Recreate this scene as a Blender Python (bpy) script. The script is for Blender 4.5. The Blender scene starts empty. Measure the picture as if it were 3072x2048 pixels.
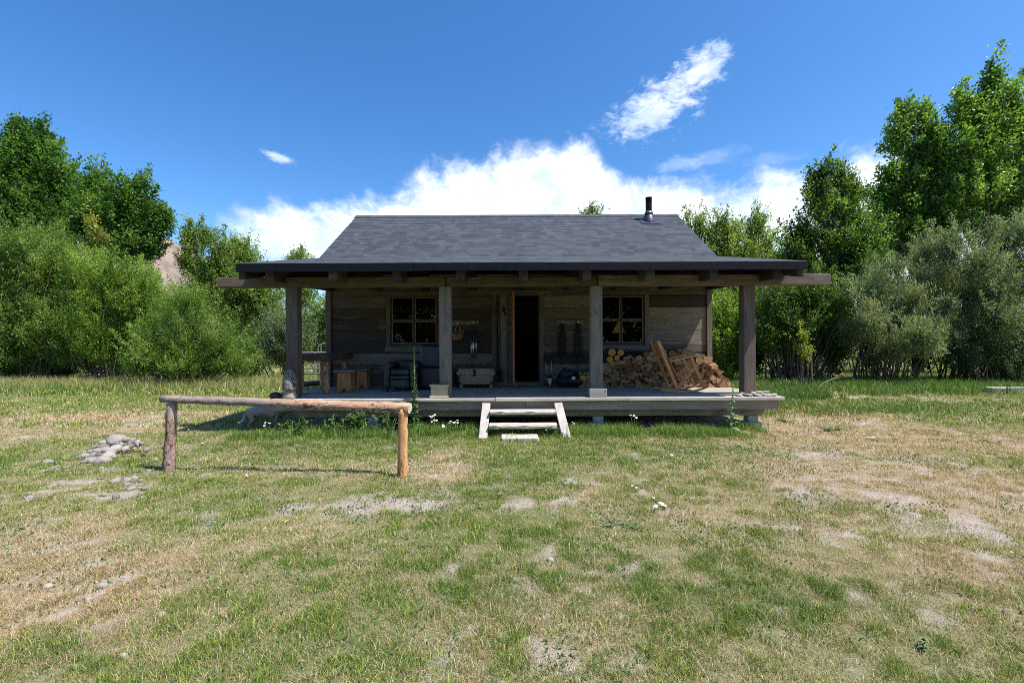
import bpy, bmesh, math, random
import numpy as np
from mathutils import Vector, Matrix, Euler
random.seed(7)
rng = np.random.default_rng(11)
R = math.radians
sc = bpy.context.scene
COL = sc.collection

# ------------------------------------------------------------------ measured camera
F = 1360.0            # focal length in pixels of the 3072 px wide photograph (16 mm lens)
HOR = 1034.0          # horizon row
ROLL = 0.0045
CAMZ = 1.54
def P(px, py, D):
    """world point at distance D that the photograph shows at (px, py)"""
    qx = px - ROLL * (py - HOR); qy = py + ROLL * (px - 1536)
    return Vector(((qx - 1536) / F * D, D, CAMZ - (qy - HOR) / F * D))
def G(px, py):
    """ground point"""
    qy = py + ROLL * (px - 1536)
    D = CAMZ * F / max(qy - HOR, 4)
    return P(px, py, D)
def XX(px, D): return (px - 1536) / F * D

# ------------------------------------------------------------------ numpy noise
_T = np.random.default_rng(5).random((256, 256))
_T3 = np.random.default_rng(6).random((64, 64, 64))
def vn2(x, y, s=0):
    x = np.asarray(x, float) + 37.1 * s; y = np.asarray(y, float) + 17.7 * s
    xi = np.floor(x).astype(int); yi = np.floor(y).astype(int)
    fx = x - xi; fy = y - yi
    fx = fx * fx * (3 - 2 * fx); fy = fy * fy * (3 - 2 * fy)
    a = _T[xi & 255, yi & 255]; b = _T[(xi + 1) & 255, yi & 255]
    c = _T[xi & 255, (yi + 1) & 255]; d = _T[(xi + 1) & 255, (yi + 1) & 255]
    return (a * (1 - fx) + b * fx) * (1 - fy) + (c * (1 - fx) + d * fx) * fy
def fbm2(x, y, s=0, o=4):
    t = 0; a = 0.5; n = 0
    for k in range(o):
        t = t + a * vn2(np.asarray(x) * 2 ** k, np.asarray(y) * 2 ** k, s + k * 3); n += a; a *= 0.5
    return t / n
def vn3(p):
    p = np.asarray(p, float); i = np.floor(p).astype(int); f = p - i; f = f * f * (3 - 2 * f)
    r = 0
    for dx in (0, 1):
        for dy in (0, 1):
            for dz in (0, 1):
                w = (f[:, 0] if dx else 1 - f[:, 0]) * (f[:, 1] if dy else 1 - f[:, 1]) * (f[:, 2] if dz else 1 - f[:, 2])
                r = r + w * _T3[(i[:, 0] + dx) & 63, (i[:, 1] + dy) & 63, (i[:, 2] + dz) & 63]
    return r

# ------------------------------------------------------------------ object helpers
def tag(o, label=None, cat=None, group=None, kind=None):
    if label: o['label'] = label
    if cat: o['category'] = cat
    if group: o['group'] = group
    if kind: o['kind'] = kind
    return o
def thing(name, label, cat, loc=(0, 0, 0), group=None):
    o = bpy.data.objects.new(name, None); COL.objects.link(o)
    o.location = loc; o.empty_display_size = 0.2
    return tag(o, label, cat, group)
def root_loc(o):
    v = Vector((0, 0, 0))
    while o is not None:
        v += Vector(o.location); o = o.parent
    return v
def link(name, me, mats, parent=None, label=None):
    for m in (mats if isinstance(mats, (list, tuple)) else [mats]): me.materials.append(m)
    o = bpy.data.objects.new(name, me); COL.objects.link(o)
    if parent is not None:
        o.parent = parent
    if label: o['label'] = label
    return o
class MB:
    """collects shapes in WORLD coordinates; build() links them as one mesh object"""
    def __init__(s):
        s.bm = bmesh.new(); s.tl = s.bm.faces.layers.float.new('tone')
    def _mark(s, faces, tone, mi=0, smooth=False):
        for f in faces:
            f[s.tl] = tone; f.material_index = mi; f.smooth = smooth
    def box(s, x0, x1, y0, y1, z0, z1, bev=0.004, tone=None, mi=0, M=None, warp=0.0):
        tone = random.random() if tone is None else tone
        c = [(x, y, z) for x in (x0, x1) for y in (y0, y1) for z in (z0, z1)]
        vs = []
        for p in c:
            p = Vector(p)
            if warp: p += Vector((random.uniform(-warp, warp), random.uniform(-warp, warp), random.uniform(-warp, warp)))
            vs.append(s.bm.verts.new(M @ p if M else p))
        fs = [s.bm.faces.new([vs[i] for i in q]) for q in ((0, 1, 3, 2), (4, 6, 7, 5), (0, 4, 5, 1), (2, 3, 7, 6), (0, 2, 6, 4), (1, 5, 7, 3))]
        s._mark(fs, tone, mi)
        if bev > 0:
            es = list({e for f in fs for e in f.edges})
            r = bmesh.ops.bevel(s.bm, geom=es, offset=bev, segments=1, affect='EDGES', clamp_overlap=True)
            s._mark(r['faces'], tone, mi)
        return vs
    def bar(s, a, b, w, h, up=(0, 0, 1), bev=0.003, tone=None, mi=0):
        """squared bar from a to b, width w (sideways), height h (along up)"""
        a = Vector(a); b = Vector(b); d = (b - a); L = d.length; d.normalize()
        sd = d.cross(Vector(up)); sd.normalize(); u = sd.cross(d)
        M = Matrix((( sd.x, d.x, u.x, a.x), (sd.y, d.y, u.y, a.y), (sd.z, d.z, u.z, a.z), (0, 0, 0, 1)))
        s.box(-w / 2, w / 2, 0, L, -h / 2, h / 2, bev, tone, mi, M)
    def tube(s, pts, rad, n=10, tone=None, mi=0, cap=True, jit=0.0, flat=None):
        tone = random.random() if tone is None else tone
        pts = [Vector(p) for p in pts]; k = len(pts)
        if not hasattr(rad, '__len__'): rad = [rad] * k
        rings = []; ref = None
        for i, p in enumerate(pts):
            t = (pts[min(i + 1, k - 1)] - pts[max(i - 1, 0)]).normalized()
            if ref is None:
                ref = Vector((0, 0, 1)) if abs(t.z) < 0.9 else Vector((1, 0, 0))
            a = t.cross(ref)
            if a.length < 1e-6: a = t.orthogonal()
            a.normalize(); b = a.cross(t).normalized(); ref = b
            ring = []
            for j in range(n):
                th = 2 * math.pi * j / n; r = rad[i] * (1 + random.uniform(-jit, jit))
                ring.append(s.bm.verts.new(p + a * (r * math.cos(th)) + b * (r * math.sin(th) * (flat or 1))))
            rings.append(ring)
        fs = []
        for i in range(k - 1):
            for j in range(n):
                fs.append(s.bm.faces.new([rings[i][j], rings[i][(j + 1) % n], rings[i + 1][(j + 1) % n], rings[i + 1][j]]))
        s._mark(fs, tone, mi, True)
        if cap:
            cf = [s.bm.faces.new(list(reversed(rings[0]))), s.bm.faces.new(rings[-1])]
            s._mark(cf, tone, cap if isinstance(cap, int) and cap > 1 else mi)
        return rings
    def lathe(s, c, prof, n=20, tone=None, mi=0, smooth=True, sx=1, sy=1):
        tone = random.random() if tone is None else tone
        c = Vector(c); rings = []
        for r, z in prof:
            rings.append([s.bm.verts.new(c + Vector((sx * r * math.cos(2 * math.pi * j / n), sy * r * math.sin(2 * math.pi * j / n), z))) for j in range(n)])
        fs = []
        for i in range(len(prof) - 1):
            for j in range(n):
                fs.append(s.bm.faces.new([rings[i][j], rings[i][(j + 1) % n], rings[i + 1][(j + 1) % n], rings[i + 1][j]]))
        s._mark(fs, tone, mi, smooth)
        fs = [s.bm.faces.new(list(reversed(rings[0]))), s.bm.faces.new(rings[-1])]
        s._mark(fs, tone, mi)
    def prism(s, poly, axis, a, b, tone=None, mi=0, bev=0.0):
        """polygon in the plane across axis, extruded from a to b"""
        tone = random.random() if tone is None else tone
        def mk(u, v, t): return {'x': (t, u, v), 'y': (u, t, v), 'z': (u, v, t)}[axis]
        A = [s.bm.verts.new(mk(u, v, a)) for u, v in poly]; B = [s.bm.verts.new(mk(u, v, b)) for u, v in poly]
        n = len(poly)
        fs = [s.bm.faces.new(A), s.bm.faces.new(list(reversed(B)))]
        for i in range(n): fs.append(s.bm.faces.new([A[i], B[i], B[(i + 1) % n], A[(i + 1) % n]]))
        s._mark(fs, tone, mi)
        if bev:
            es = list({e for f in fs for e in f.edges})
            r = bmesh.ops.bevel(s.bm, geom=es, offset=bev, segments=1, affect='EDGES', clamp_overlap=True)
            s._mark(r['faces'], tone, mi)
    def blob(s, c, sx, sy, sz, sub=2, amp=0.15, fr=2.0, tone=None, mi=0, seed=0, M=None, smooth=True):
        tone = random.random() if tone is None else tone
        r = bmesh.ops.create_icosphere(s.bm, subdivisions=sub, radius=1)
        vs = r['verts']
        q = np.array([v.co[:] for v in vs])
        d = 1 + amp * (vn3(q * fr + 20 + seed * 7.3) - 0.5) * 2
        fs = set()
        for v, k in zip(vs, d):
            p = Vector((v.co.x * sx * k, v.co.y * sy * k, v.co.z * sz * k))
            if M: p = M @ p
            v.co = p + Vector(c)
            fs.update(v.link_faces)
        s._mark(fs, tone, mi, smooth)
    def build(s, name, mats, parent=None, label=None, recalc=True):
        if recalc: bmesh.ops.recalc_face_normals(s.bm, faces=s.bm.faces[:])
        me = bpy.data.meshes.new(name); 
        off = root_loc(parent) if parent is not None else Vector((0, 0, 0))
        bmesh.ops.translate(s.bm, verts=s.bm.verts[:], vec=-off)
        s.bm.to_mesh(me); s.bm.free()
        return link(name, me, mats, parent, label)
def centred(o):
    """move the origin of a top-level mesh thing to the middle of its base"""
    me = o.data; n = len(me.vertices); a = np.empty(n * 3); me.vertices.foreach_get('co', a); a = a.reshape(-1, 3)
    c = np.array([(a[:, 0].min() + a[:, 0].max()) / 2, (a[:, 1].min() + a[:, 1].max()) / 2, a[:, 2].min()])
    me.vertices.foreach_set('co', (a - c).ravel()); me.update(); o.location = c
    return o
def np_mesh(name, V, Fc, col=None, tone=None, smooth=False):
    V = np.asarray(V, np.float32); Fc = np.asarray(Fc, np.int32)
    me = bpy.data.meshes.new(name); m, k = Fc.shape
    me.vertices.add(len(V)); me.vertices.foreach_set('co', V.ravel())
    me.loops.add(m * k); me.loops.foreach_set('vertex_index', Fc.ravel())
    me.polygons.add(m); me.polygons.foreach_set('loop_start', np.arange(0, m * k, k, dtype=np.int32))
    if smooth: me.polygons.foreach_set('use_smooth', np.ones(m, bool))
    me.update(calc_edges=True)
    if col is not None:
        c = np.ones((len(V), 4), np.float32); c[:, :3] = col
        at = me.attributes.new('col', 'FLOAT_COLOR', 'POINT'); at.data.foreach_set('color', c.ravel())
    if tone is not None:
        at = me.attributes.new('tone', 'FLOAT', 'FACE'); at.data.foreach_set('value', np.asarray(tone, np.float32))
    return me
def dup(o, parent=None):
    c = o.copy(); COL.objects.link(c)
    if parent is not None: c.parent = parent
    for ch in list(o.children): dup(ch, c)
    return c

# ------------------------------------------------------------------ materials
class NT:
    def __init__(s, m): s.t = m.node_tree; s.n = s.t.nodes; s.l = s.t.links
    def new(s, typ, **kw):
        n = s.n.new(typ)
        for k, v in kw.items():
            if k.startswith('i_'): n.inputs[k[2:].replace('_', ' ')].default_value = v
            else: setattr(n, k, v)
        return n
    def set(s, node, key, v):
        i = node.inputs[key]
        if hasattr(v, 'is_output') or isinstance(v, bpy.types.NodeSocket): s.l.new(v, i)
        else: i.default_value = v
    def math(s, op, a, b=0.0, c=0.0, clamp=False):
        n = s.n.new('ShaderNodeMath'); n.operation = op; n.use_clamp = clamp
        s.set(n, 0, a); s.set(n, 1, b)
        if len(n.inputs) > 2: s.set(n, 2, c)
        return n.outputs[0]
    def maprange(s, v, a, b, c=0.0, d=1.0, smooth=True):
        n = s.n.new('ShaderNodeMapRange'); n.interpolation_type = 'SMOOTHSTEP' if smooth else 'LINEAR'
        s.set(n, 0, v); s.set(n, 1, a); s.set(n, 2, b); s.set(n, 3, c); s.set(n, 4, d)
        return n.outputs[0]
    def mix(s, f, a, b, typ='MIX'):
        n = s.n.new('ShaderNodeMix'); n.data_type = 'RGBA'; n.blend_type = typ
        s.set(n, 0, f); s.set(n, 6, a if not isinstance(a, tuple) else (*a[:3], 1)); s.set(n, 7, b if not isinstance(b, tuple) else (*b[:3], 1))
        return n.outputs[2]
    def noise(s, vec, scale=5, detail=4, rough=0.55, w=None, dist=0.0):
        n = s.n.new('ShaderNodeTexNoise')
        if w is not None: n.noise_dimensions = '4D'; s.set(n, 'W', w)
        if vec is not None: s.set(n, 'Vector', vec)
        s.set(n, 'Scale', scale); s.set(n, 'Detail', detail); s.set(n, 'Roughness', rough); s.set(n, 'Distortion', dist)
        return n.outputs[0]
    def mapping(s, vec, scale=(1, 1, 1), loc=(0, 0, 0), rot=(0, 0, 0)):
        n = s.n.new('ShaderNodeMapping'); s.l.new(vec, n.inputs[0]); n.inputs['Scale'].default_value = scale
        n.inputs['Location'].default_value = loc; n.inputs['Rotation'].default_value = rot
        return n.outputs[0]
    def ramp(s, f, stops):
        n = s.n.new('ShaderNodeValToRGB'); s.l.new(f, n.inputs[0]); e = n.color_ramp.elements
        while len(e) < len(stops): e.new(0.5)
        for i, (p, c) in enumerate(stops): e[i].position = p; e[i].color = (*c[:3], 1)
        return n.outputs[0]
    def bump(s, h, strength=0.3, dist=0.01):
        n = s.n.new('ShaderNodeBump'); s.l.new(h, n.inputs['Height']); n.inputs['Strength'].default_value = strength; n.inputs['Distance'].default_value = dist
        return n.outputs[0]
    def attr(s, name):
        n = s.n.new('ShaderNodeAttribute'); n.attribute_name = name; return n
    def coord(s, k='Object'):
        return s.n.new('ShaderNodeTexCoord').outputs[k]
def newmat(name):
    m = bpy.data.materials.new(name); m.use_nodes = True
    return m, NT(m), m.node_tree.nodes['Principled BSDF']
def plain(name, c, rough=0.6, metal=0.0, var=0.25, scale=12, spec=0.5, bump=0.15, bd=0.004, emit=None):
    m, t, b = newmat(name)
    v = t.noise(t.coord(), scale, 5)
    lo = tuple(x * (1 - var) for x in c); hi = tuple(min(1, x * (1 + var)) for x in c)
    t.l.new(t.ramp(v, [(0.3, lo), (0.7, hi)]), b.inputs['Base Color'])
    t.l.new(t.math('MULTIPLY_ADD', v, 0.3, rough - 0.15), b.inputs['Roughness'])
    b.inputs['Metallic'].default_value = metal; b.inputs['Specular IOR Level'].default_value = spec
    if bump: t.l.new(t.bump(t.noise(t.coord(), scale * 4, 4), bump, bd), b.inputs['Normal'])
    if emit: b.inputs['Emission Color'].default_value = (*emit[0], 1); b.inputs['Emission Strength'].default_value = emit[1]
    return m
def wood(name, dark, mid, light, axis='x', spread=0.5, rough=0.8, knots=True, stain=None, streak=1.0, across=9.0, bump=0.5):
    """weathered sawn wood: grain runs along axis, every board (face value tone) takes its own shade"""
    warm = lambda c: (c[0] * 1.03, c[1] * .975, c[2] * .905)
    dark, mid, light = warm(dark), warm(mid), warm(light)
    m, t, b = newmat(name)
    co = t.coord()
    tone = t.attr('tone').outputs['Fac']
    w = t.math('MULTIPLY', tone, 41.0)
    a = {'x': (0.22, 1, 1), 'y': (1, 0.22, 1), 'z': (1, 1, 0.22)}[axis]
    g1 = t.noise(t.mapping(co, tuple(x * across for x in a)), 1.0, 6, 0.62, w, 0.35)
    a2 = {'x': (0.03, 1, 1), 'y': (1, 0.03, 1), 'z': (1, 1, 0.03)}[axis]
    g2 = t.noise(t.mapping(co, tuple(x * across * 11 for x in a2)), 1.0, 3, 0.6, w)
    f = t.math('MULTIPLY_ADD', g2, 0.55 * streak, t.math('MULTIPLY', g1, 0.75))
    f = t.math('ADD', f, t.math('MULTIPLY_ADD', tone, spread, -0.5 * spread - 0.15 - 0.27 * (streak - 1)))
    col = t.ramp(f, [(0.18, dark), (0.5, mid), (0.85, light)])
    if stain is not None:
        big = t.noise(co, 1.7, 4, 0.6, w)
        col = t.mix(t.maprange(big, 0.56, 0.72, 0, 0.75), col, stain)
    if knots:
        vo = t.new('ShaderNodeTexVoronoi', voronoi_dimensions='4D')
        k = {'x': (0.55, 1, 1), 'y': (1, 0.55, 1), 'z': (1, 1, 0.55)}[axis]
        t.l.new(t.mapping(co, tuple(x * 3.6 for x in k)), vo.inputs['Vector']); t.l.new(w, vo.inputs['W']); vo.inputs['Scale'].default_value = 1.0
        kn = t.maprange(vo.outputs['Distance'], 0.05, 0.16, 0.8, 0.0)
        col = t.mix(kn, col, tuple(x * 0.3 for x in dark))
    t.l.new(col, b.inputs['Base Color'])
    b.inputs['Roughness'].default_value = rough; b.inputs['Specular IOR Level'].default_value = 0.25
    t.l.new(t.bump(t.math('ADD', g2, t.math('MULTIPLY', g1, 0.6)), bump, 0.006), b.inputs['Normal'])
    return m
def leafmat(name, trans=0.35, rough=0.45, spec=0.4):
    m, t, b = newmat(name)
    c = t.attr('col').outputs['Color']
    t.l.new(c, b.inputs['Base Color']); b.inputs['Roughness'].default_value = rough; b.inputs['Specular IOR Level'].default_value = spec
    tr = t.new('ShaderNodeBsdfTranslucent'); t.l.new(t.mix(1.0, c, (1.5, 1.45, 0.7), 'MULTIPLY'), tr.inputs['Color'])
    mx = t.new('ShaderNodeMixShader'); mx.inputs[0].default_value = trans
    t.l.new(b.outputs[0], mx.inputs[1]); t.l.new(tr.outputs[0], mx.inputs[2])
    t.l.new(mx.outputs[0], t.n['Material Output'].inputs['Surface'])
    return m
EXPO = 0.7
DENO = False
# ================================================================== GROUND
def blobs(lst):
    out = []
    for px, py, w, h, a in lst:
        g = G(px, py); D = g.y
        out.append((g.x, g.y, max(w / F * D, .05), max(D * D * h / (F * CAMZ), .05), a))
    return out
SOIL = blobs([(1000, 1515, 150, 34, 1.1), (1210, 1500, 120, 26, 1), (1330, 1490, 60, 20, .6), (640, 1555, 60, 24, .9), (820, 1540, 60, 14, .6),
    (1555, 1505, 55, 18, 1), (1680, 1505, 60, 17, 1.1), (1470, 1450, 60, 12, .5), (1720, 1440, 60, 14, .5), (300, 1440, 90, 17, .9), (370, 1480, 110, 20, .9),
    (90, 1495, 110, 18, .7), (160, 1415, 90, 12, .6), (430, 1455, 70, 16, .8), (60, 1310, 160, 9, .7), (420, 1270, 60, 6, .6), (500, 1410, 90, 10, .7),
    (2560, 1420, 240, 30, .65), (2700, 1400, 200, 26, .7), (2700, 1490, 260, 45, .75), (2930, 1590, 240, 60, .75), (2450, 1480, 90, 30, .55), (2420, 1350, 160, 24, .5), (2850, 1440, 200, 40, .5),
    (2560, 1192, 220, 6, 1), (2820, 1200, 160, 5, .8), (2380, 1250, 100, 14, .6), (2350, 1275, 60, 12, .7), (2320, 1340, 90, 14, .5), (2830, 1310, 90, 8, .5),
    (290, 1765, 40, 40, .8), (270, 1910, 45, 40, .6), (860, 1850, 40, 35, .6), (1220, 1790, 50, 50, .5), (1620, 1660, 60, 22, .6), (1960, 1570, 45, 18, .5),
    (2960, 1660, 120, 40, .5), (1370, 1590, 40, 16, .6), (1650, 1690, 60, 26, .3), (2200, 1700, 30, 20, .4)])
DRY = blobs([(2600, 1310, 360, 40, 1.1), (2480, 1250, 140, 22, .9), (2900, 1480, 300, 110, 1), (2500, 1420, 300, 65, .85), (2300, 1340, 140, 30, .6), (1330, 1390, 80, 36, 1.1), (1300, 1430, 60, 20, .6),
    (200, 1255, 300, 11, 1), (560, 1240, 160, 8, .6), (90, 1300, 200, 16, .6), (430, 1285, 180, 10, .7), (260, 1780, 300, 150, .9), (90, 1640, 170, 100, .9), (700, 1640, 300, 40, .3), (1000, 1430, 180, 20, .4),
    (2960, 1720, 200, 120, .6), (2700, 1560, 200, 60, .5), (650, 1170, 260, 6, .6), (1050, 1690, 220, 60, .25), (2060, 1540, 120, 20, .4), (1700, 1850, 240, 70, .2)])
LUSH = blobs([(1750, 1720, 420, 110, .45), (900, 1340, 300, 26, .5), (2600, 1228, 240, 14, 1), (2900, 1215, 200, 10, .8), (2350, 1212, 60, 10, .6), (300, 1175, 400, 8, .7), (640, 1300, 110, 16, .6),
    (2300, 1780, 300, 60, .5), (1500, 1380, 160, 30, .5), (1900, 1350, 300, 30, .35), (120, 1960, 200, 60, .4), (800, 1290, 120, 12, .6), (1100, 1920, 200, 80, .25), (2750, 1165, 400, 6, .9)])
def bl(lst, x, y):
    t = np.zeros_like(x)
    for cx, cy, rx, ry, a in lst:
        t = np.maximum(t, a * np.exp(-0.5 * (((x - cx) / rx) ** 2 + ((y - cy) / ry) ** 2) * 1.1))
    return t
def masks(x, y):
    x = np.asarray(x, float); y = np.asarray(y, float)
    n1 = fbm2(x * 1.1, y * 1.1, 1, 5); n2 = fbm2(x * 2.7, y * 2.7, 9, 4); n3 = fbm2(x * .35, y * .35, 4, 4)
    n4 = fbm2(x * 5.5, y * 5.5, 14, 3)
    soil = np.clip(bl(SOIL, x, y) * 1.05 + (n2 - .5) * 1.5 + (n4 - .5) * 1.5 - .27, 0, 1)
    soil += np.clip((n4 - .60) * 2.4, 0, .5) * np.clip((n1 - .42) * 6, 0, 1)
    n5 = fbm2(x * 12, y * 12, 18, 3); soil = np.maximum(soil, np.clip((n5 - .60) * 6, 0, .6) * np.clip((n1 - .42) * 5, 0, 1))
    dry = np.clip(bl(DRY, x, y) + (n1 - .5) * 1.0 + (n3 - .5) * .5 + .14, 0, 1)
    lush = np.clip(bl(LUSH, x, y) + (n2 - .5) * .8 + (n3 - .5) * .4, 0, 1)
    strip = np.exp(-((y - 7.75) / .35) ** 2) * (x > -4.8) * (x < 4.7) * (1 - .5 * np.exp(-((x + 1.0) / .5) ** 2))
    strip = np.clip(strip * (.35 + 1.3 * n2) * np.clip((4.4 - x) / .8, 0, 1), 0, 1); lush = np.maximum(lush, strip * 1.1); soil = soil * (1 - strip); dry = dry * (1 - strip)
    under = ((x > -4.2) & (x < 4.6) & (y > 8.15) & (y < 16.6))
    soil = np.where(under, 1.0, soil); lush = np.where(under, 0, lush)
    return np.clip(soil, 0, 1), dry, np.clip(lush, 0, 1.2), strip
def gh(x, y):
    x = np.asarray(x, float); y = np.asarray(y, float)
    h = (fbm2(x * .5, y * .5, 21, 3) - .5) * .10 + (fbm2(x * 2.3, y * 2.3, 22, 3) - .5) * .035
    far = np.clip((np.hypot(x, y) - 30) / 200, 0, 1)
    return h * (1 - far) - .01
def ghs(x, y): return float(gh(np.array([x]), np.array([y]))[0])
def axis_pts(fine, lo, hi, far):
    a = list(np.arange(lo, hi, fine)); step = fine; p = hi
    while p < far: a.append(p); step *= 1.25; p += step
    step = fine; p = lo; pre = []
    while p > -far: step *= 1.25; p -= step; pre.append(p)
    return np.array(pre[::-1] + a)
gx = axis_pts(.085, -14, 14, 2500); gy = axis_pts(.085, .5, 22, 2500)
X, Y = np.meshgrid(gx, gy, indexing='ij'); nx, ny = X.shape
V = np.stack([X.ravel(), Y.ravel(), gh(X.ravel(), Y.ravel())], 1)
I = np.arange(nx * ny).reshape(nx, ny)
Fq = np.stack([I[:-1, :-1].ravel(), I[1:, :-1].ravel(), I[1:, 1:].ravel(), I[:-1, 1:].ravel()], 1)
so, dr, lu, st = masks(X.ravel(), Y.ravel())
me = np_mesh('ground', V, Fq, col=np.stack([so, dr, np.clip(lu, 0, 1)], 1), smooth=True)
m, t, b = newmat('meadow_earth')
sp = t.new('ShaderNodeSeparateColor'); t.l.new(t.attr('col').outputs['Color'], sp.inputs[0])
co = t.coord()
fine = t.noise(co, 55, 5, .65); mid = t.noise(co, 9, 5, .6); vf = t.noise(t.mapping(co, (1, .45, 1)), 190, 3, .6)
soilc = t.mix(mid, (.28, .23, .20), (.45, .385, .345))
soilc = t.mix(t.maprange(fine, .55, .75, 0, .55), soilc, (.20, .155, .12))
soilc = t.mix(t.maprange(t.noise(co, 120, 3, .6), .62, .72, 0, .6), soilc, (.50, .42, .34))
thg = t.mix(fine, (.05, .072, .02), (.20, .225, .07)); thd = t.mix(fine, (.22, .18, .115), (.48, .40, .28))
th = t.mix(sp.outputs[1], thg, thd)
th = t.mix(t.math('MULTIPLY', sp.outputs[2], .6), th, t.mix(fine, (.02, .045, .01), (.07, .12, .03)))
th = t.mix(t.maprange(vf, .55, .68, 0, .7), th, (.36, .29, .17))
th = t.mix(t.maprange(vf, .45, .32, 0, .6), th, (.035, .04, .015))
colr = t.mix(t.maprange(t.math('ADD', t.math('ADD', sp.outputs[0], t.math('MULTIPLY_ADD', fine, 1.2, -.6)), t.math('MULTIPLY_ADD', mid, .9, -.45)), .05, 1.05), th, soilc)
t.l.new(colr, b.inputs['Base Color']); b.inputs['Roughness'].default_value = .95; b.inputs['Specular IOR Level'].default_value = .1
t.l.new(t.bump(t.math('ADD', t.math('MULTIPLY', fine, .6), t.math('MULTIPLY', vf, .5)), .7, .03), b.inputs['Normal'])
tag(link('ground', me, m), kind='structure')

# ------------------------------------------------------------------ far hill (brown, dry)
hx = np.linspace(-260, 20, 90); hy = np.linspace(110, 330, 70)
HX, HY = np.meshgrid(hx, hy, indexing='ij')
HZ = 47 * np.exp(-((HX + 152) / 40) ** 2 - ((HY - 190) / 60) ** 2) * (.75 + .5 * fbm2(HX * .02, HY * .02, 31, 5)) + (fbm2(HX * .1, HY * .1, 33, 4) - .5) * 3 - 1.5
I = np.arange(HX.size).reshape(HX.shape)
Fq = np.stack([I[:-1, :-1].ravel(), I[1:, :-1].ravel(), I[1:, 1:].ravel(), I[:-1, 1:].ravel()], 1)
me = np_mesh('hill', np.stack([HX.ravel(), HY.ravel(), HZ.ravel()], 1), Fq, smooth=True)
m, t, b = newmat('dry_hillside')
n = t.noise(t.coord(), .12, 8, .7)
t.l.new(t.ramp(n, [(.35, (.14, .105, .085)), (.52, (.25, .19, .15)), (.7, (.30, .235, .18))]), b.inputs['Base Color']); b.inputs['Roughness'].default_value = .95
t.l.new(t.bump(n, .8, 2.0), b.inputs['Normal'])
tag(link('hill', me, m), kind='structure')

# ================================================================== GRASS (nobody could count it)
def lerp3(a, b, f): return np.asarray(a)[None, :] * (1 - f[:, None]) + np.asarray(b)[None, :] * f[:, None]
def blades(pts, h, w, lean, col, seg=2, z0=None):
    n = len(pts); az = rng.uniform(0, 2 * np.pi, n); fa = rng.uniform(0, 2 * np.pi, n)
    d = np.stack([np.cos(az), np.sin(az), np.zeros(n)], 1); s = np.stack([np.cos(fa), np.sin(fa), np.zeros(n)], 1) * w[:, None] * .5
    up = np.array([0, 0, 1.0])
    base = np.stack([pts[:, 0], pts[:, 1], gh(pts[:, 0], pts[:, 1]) - .004 if z0 is None else z0], 1)
    midp = base + up * (h * .55)[:, None] + d * (h * lean * .35)[:, None]
    tip = base + up * (h * (1 - .3 * np.minimum(lean, 1.6)))[:, None] + d * (h * lean)[:, None]
    V = np.stack([base - s, base + s, midp + s * .75, midp - s * .75, tip], 1).reshape(-1, 3)
    o = np.arange(n)[:, None] * 5
    q = np.concatenate([o + np.array([[0, 1, 2]]), o + np.array([[0, 2, 3]]), o + np.array([[3, 2, 4]])], 0)
    return V, q, np.repeat(col, 5, 0)
def scatter(n, y0, y1, power=1.0, margin=1.27):
    u = rng.random(n); y = (y0 ** 2 + u * (y1 ** 2 - y0 ** 2)) ** .5
    x = rng.uniform(-1, 1, n) * (y * margin + .9)
    return np.stack([x, y], 1)
GREEN = np.array([.125, .215, .034]); LIME = np.array([.32, .355, .08]); STRAW = np.array([.58, .49, .33]); TAN = np.array([.42, .325, .20]); DEEP = np.array([.06, .13, .025]); RUST = np.array([.36, .21, .11])
def grass_batch(n, y0, y1, hs, ws, thin=True):
    p = scatter(n, y0, y1); so, dr, lu, st = masks(p[:, 0], p[:, 1])
    keep = rng.random(n) > so * .82 + .06 * (fbm2(p[:, 0] * 11, p[:, 1] * 11, 77, 2) < .42)
    inside = (p[:, 0] > -4.25) & (p[:, 0] < 4.7) & (p[:, 1] > 8.35) & (p[:, 1] < 16.7)
    keep &= ~inside
    if not len(p[keep]): return None
    keep_ = keep; p, dr, lu, st = p[keep], dr[keep], lu[keep], st[keep]; n = len(p)
    tuft = fbm2(p[:, 0] * 7, p[:, 1] * 7, 41, 2)
    h = hs * (.45 + rng.random(n) * .9) * (.35 + 1.4 * tuft) * (1 - .4 * so[keep_]) * (1 + lu * .6 + st * 1.0)
    isdry = rng.random(n) < np.clip(.25 + dr * .85 - lu * .6 - (tuft - .5) * 1.3, .05, .95)
    f = rng.random(n); cg = lerp3(GREEN, LIME, np.clip(f * 1.1 - lu * .4 + dr * .3, 0, 1))
    cg = np.where((rng.random(n) < .14 + .4 * lu)[:, None], DEEP + f[:, None] * (GREEN - DEEP), cg)
    cd = lerp3(TAN, STRAW, rng.random(n)); cd = np.where((rng.random(n) < .10 + .22 * dr)[:, None], RUST, cd)
    c = np.where(isdry[:, None], cd, cg) * rng.uniform(.5, 1.45, (n, 1))
    vio = np.clip(.5 + tuft, .6, 1.4)
    w = ws * rng.uniform(.6, 1.3, n) * vio
    lean = rng.uniform(.1, 1.0, n) + isdry * rng.uniform(0, .9, n)
    return blades(p, h, w, lean, c)
parts = [grass_batch(380000, 1.6, 3.4, .034, .0023), grass_batch(330000, 3.4, 5.4, .036, .0032), grass_batch(290000, 5.4, 8.6, .040, .005),
         grass_batch(185000, 8.6, 14, .065, .010), grass_batch(150000, 14, 26, .15, .02), grass_batch(50000, 26, 60, .25, .06)]
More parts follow.
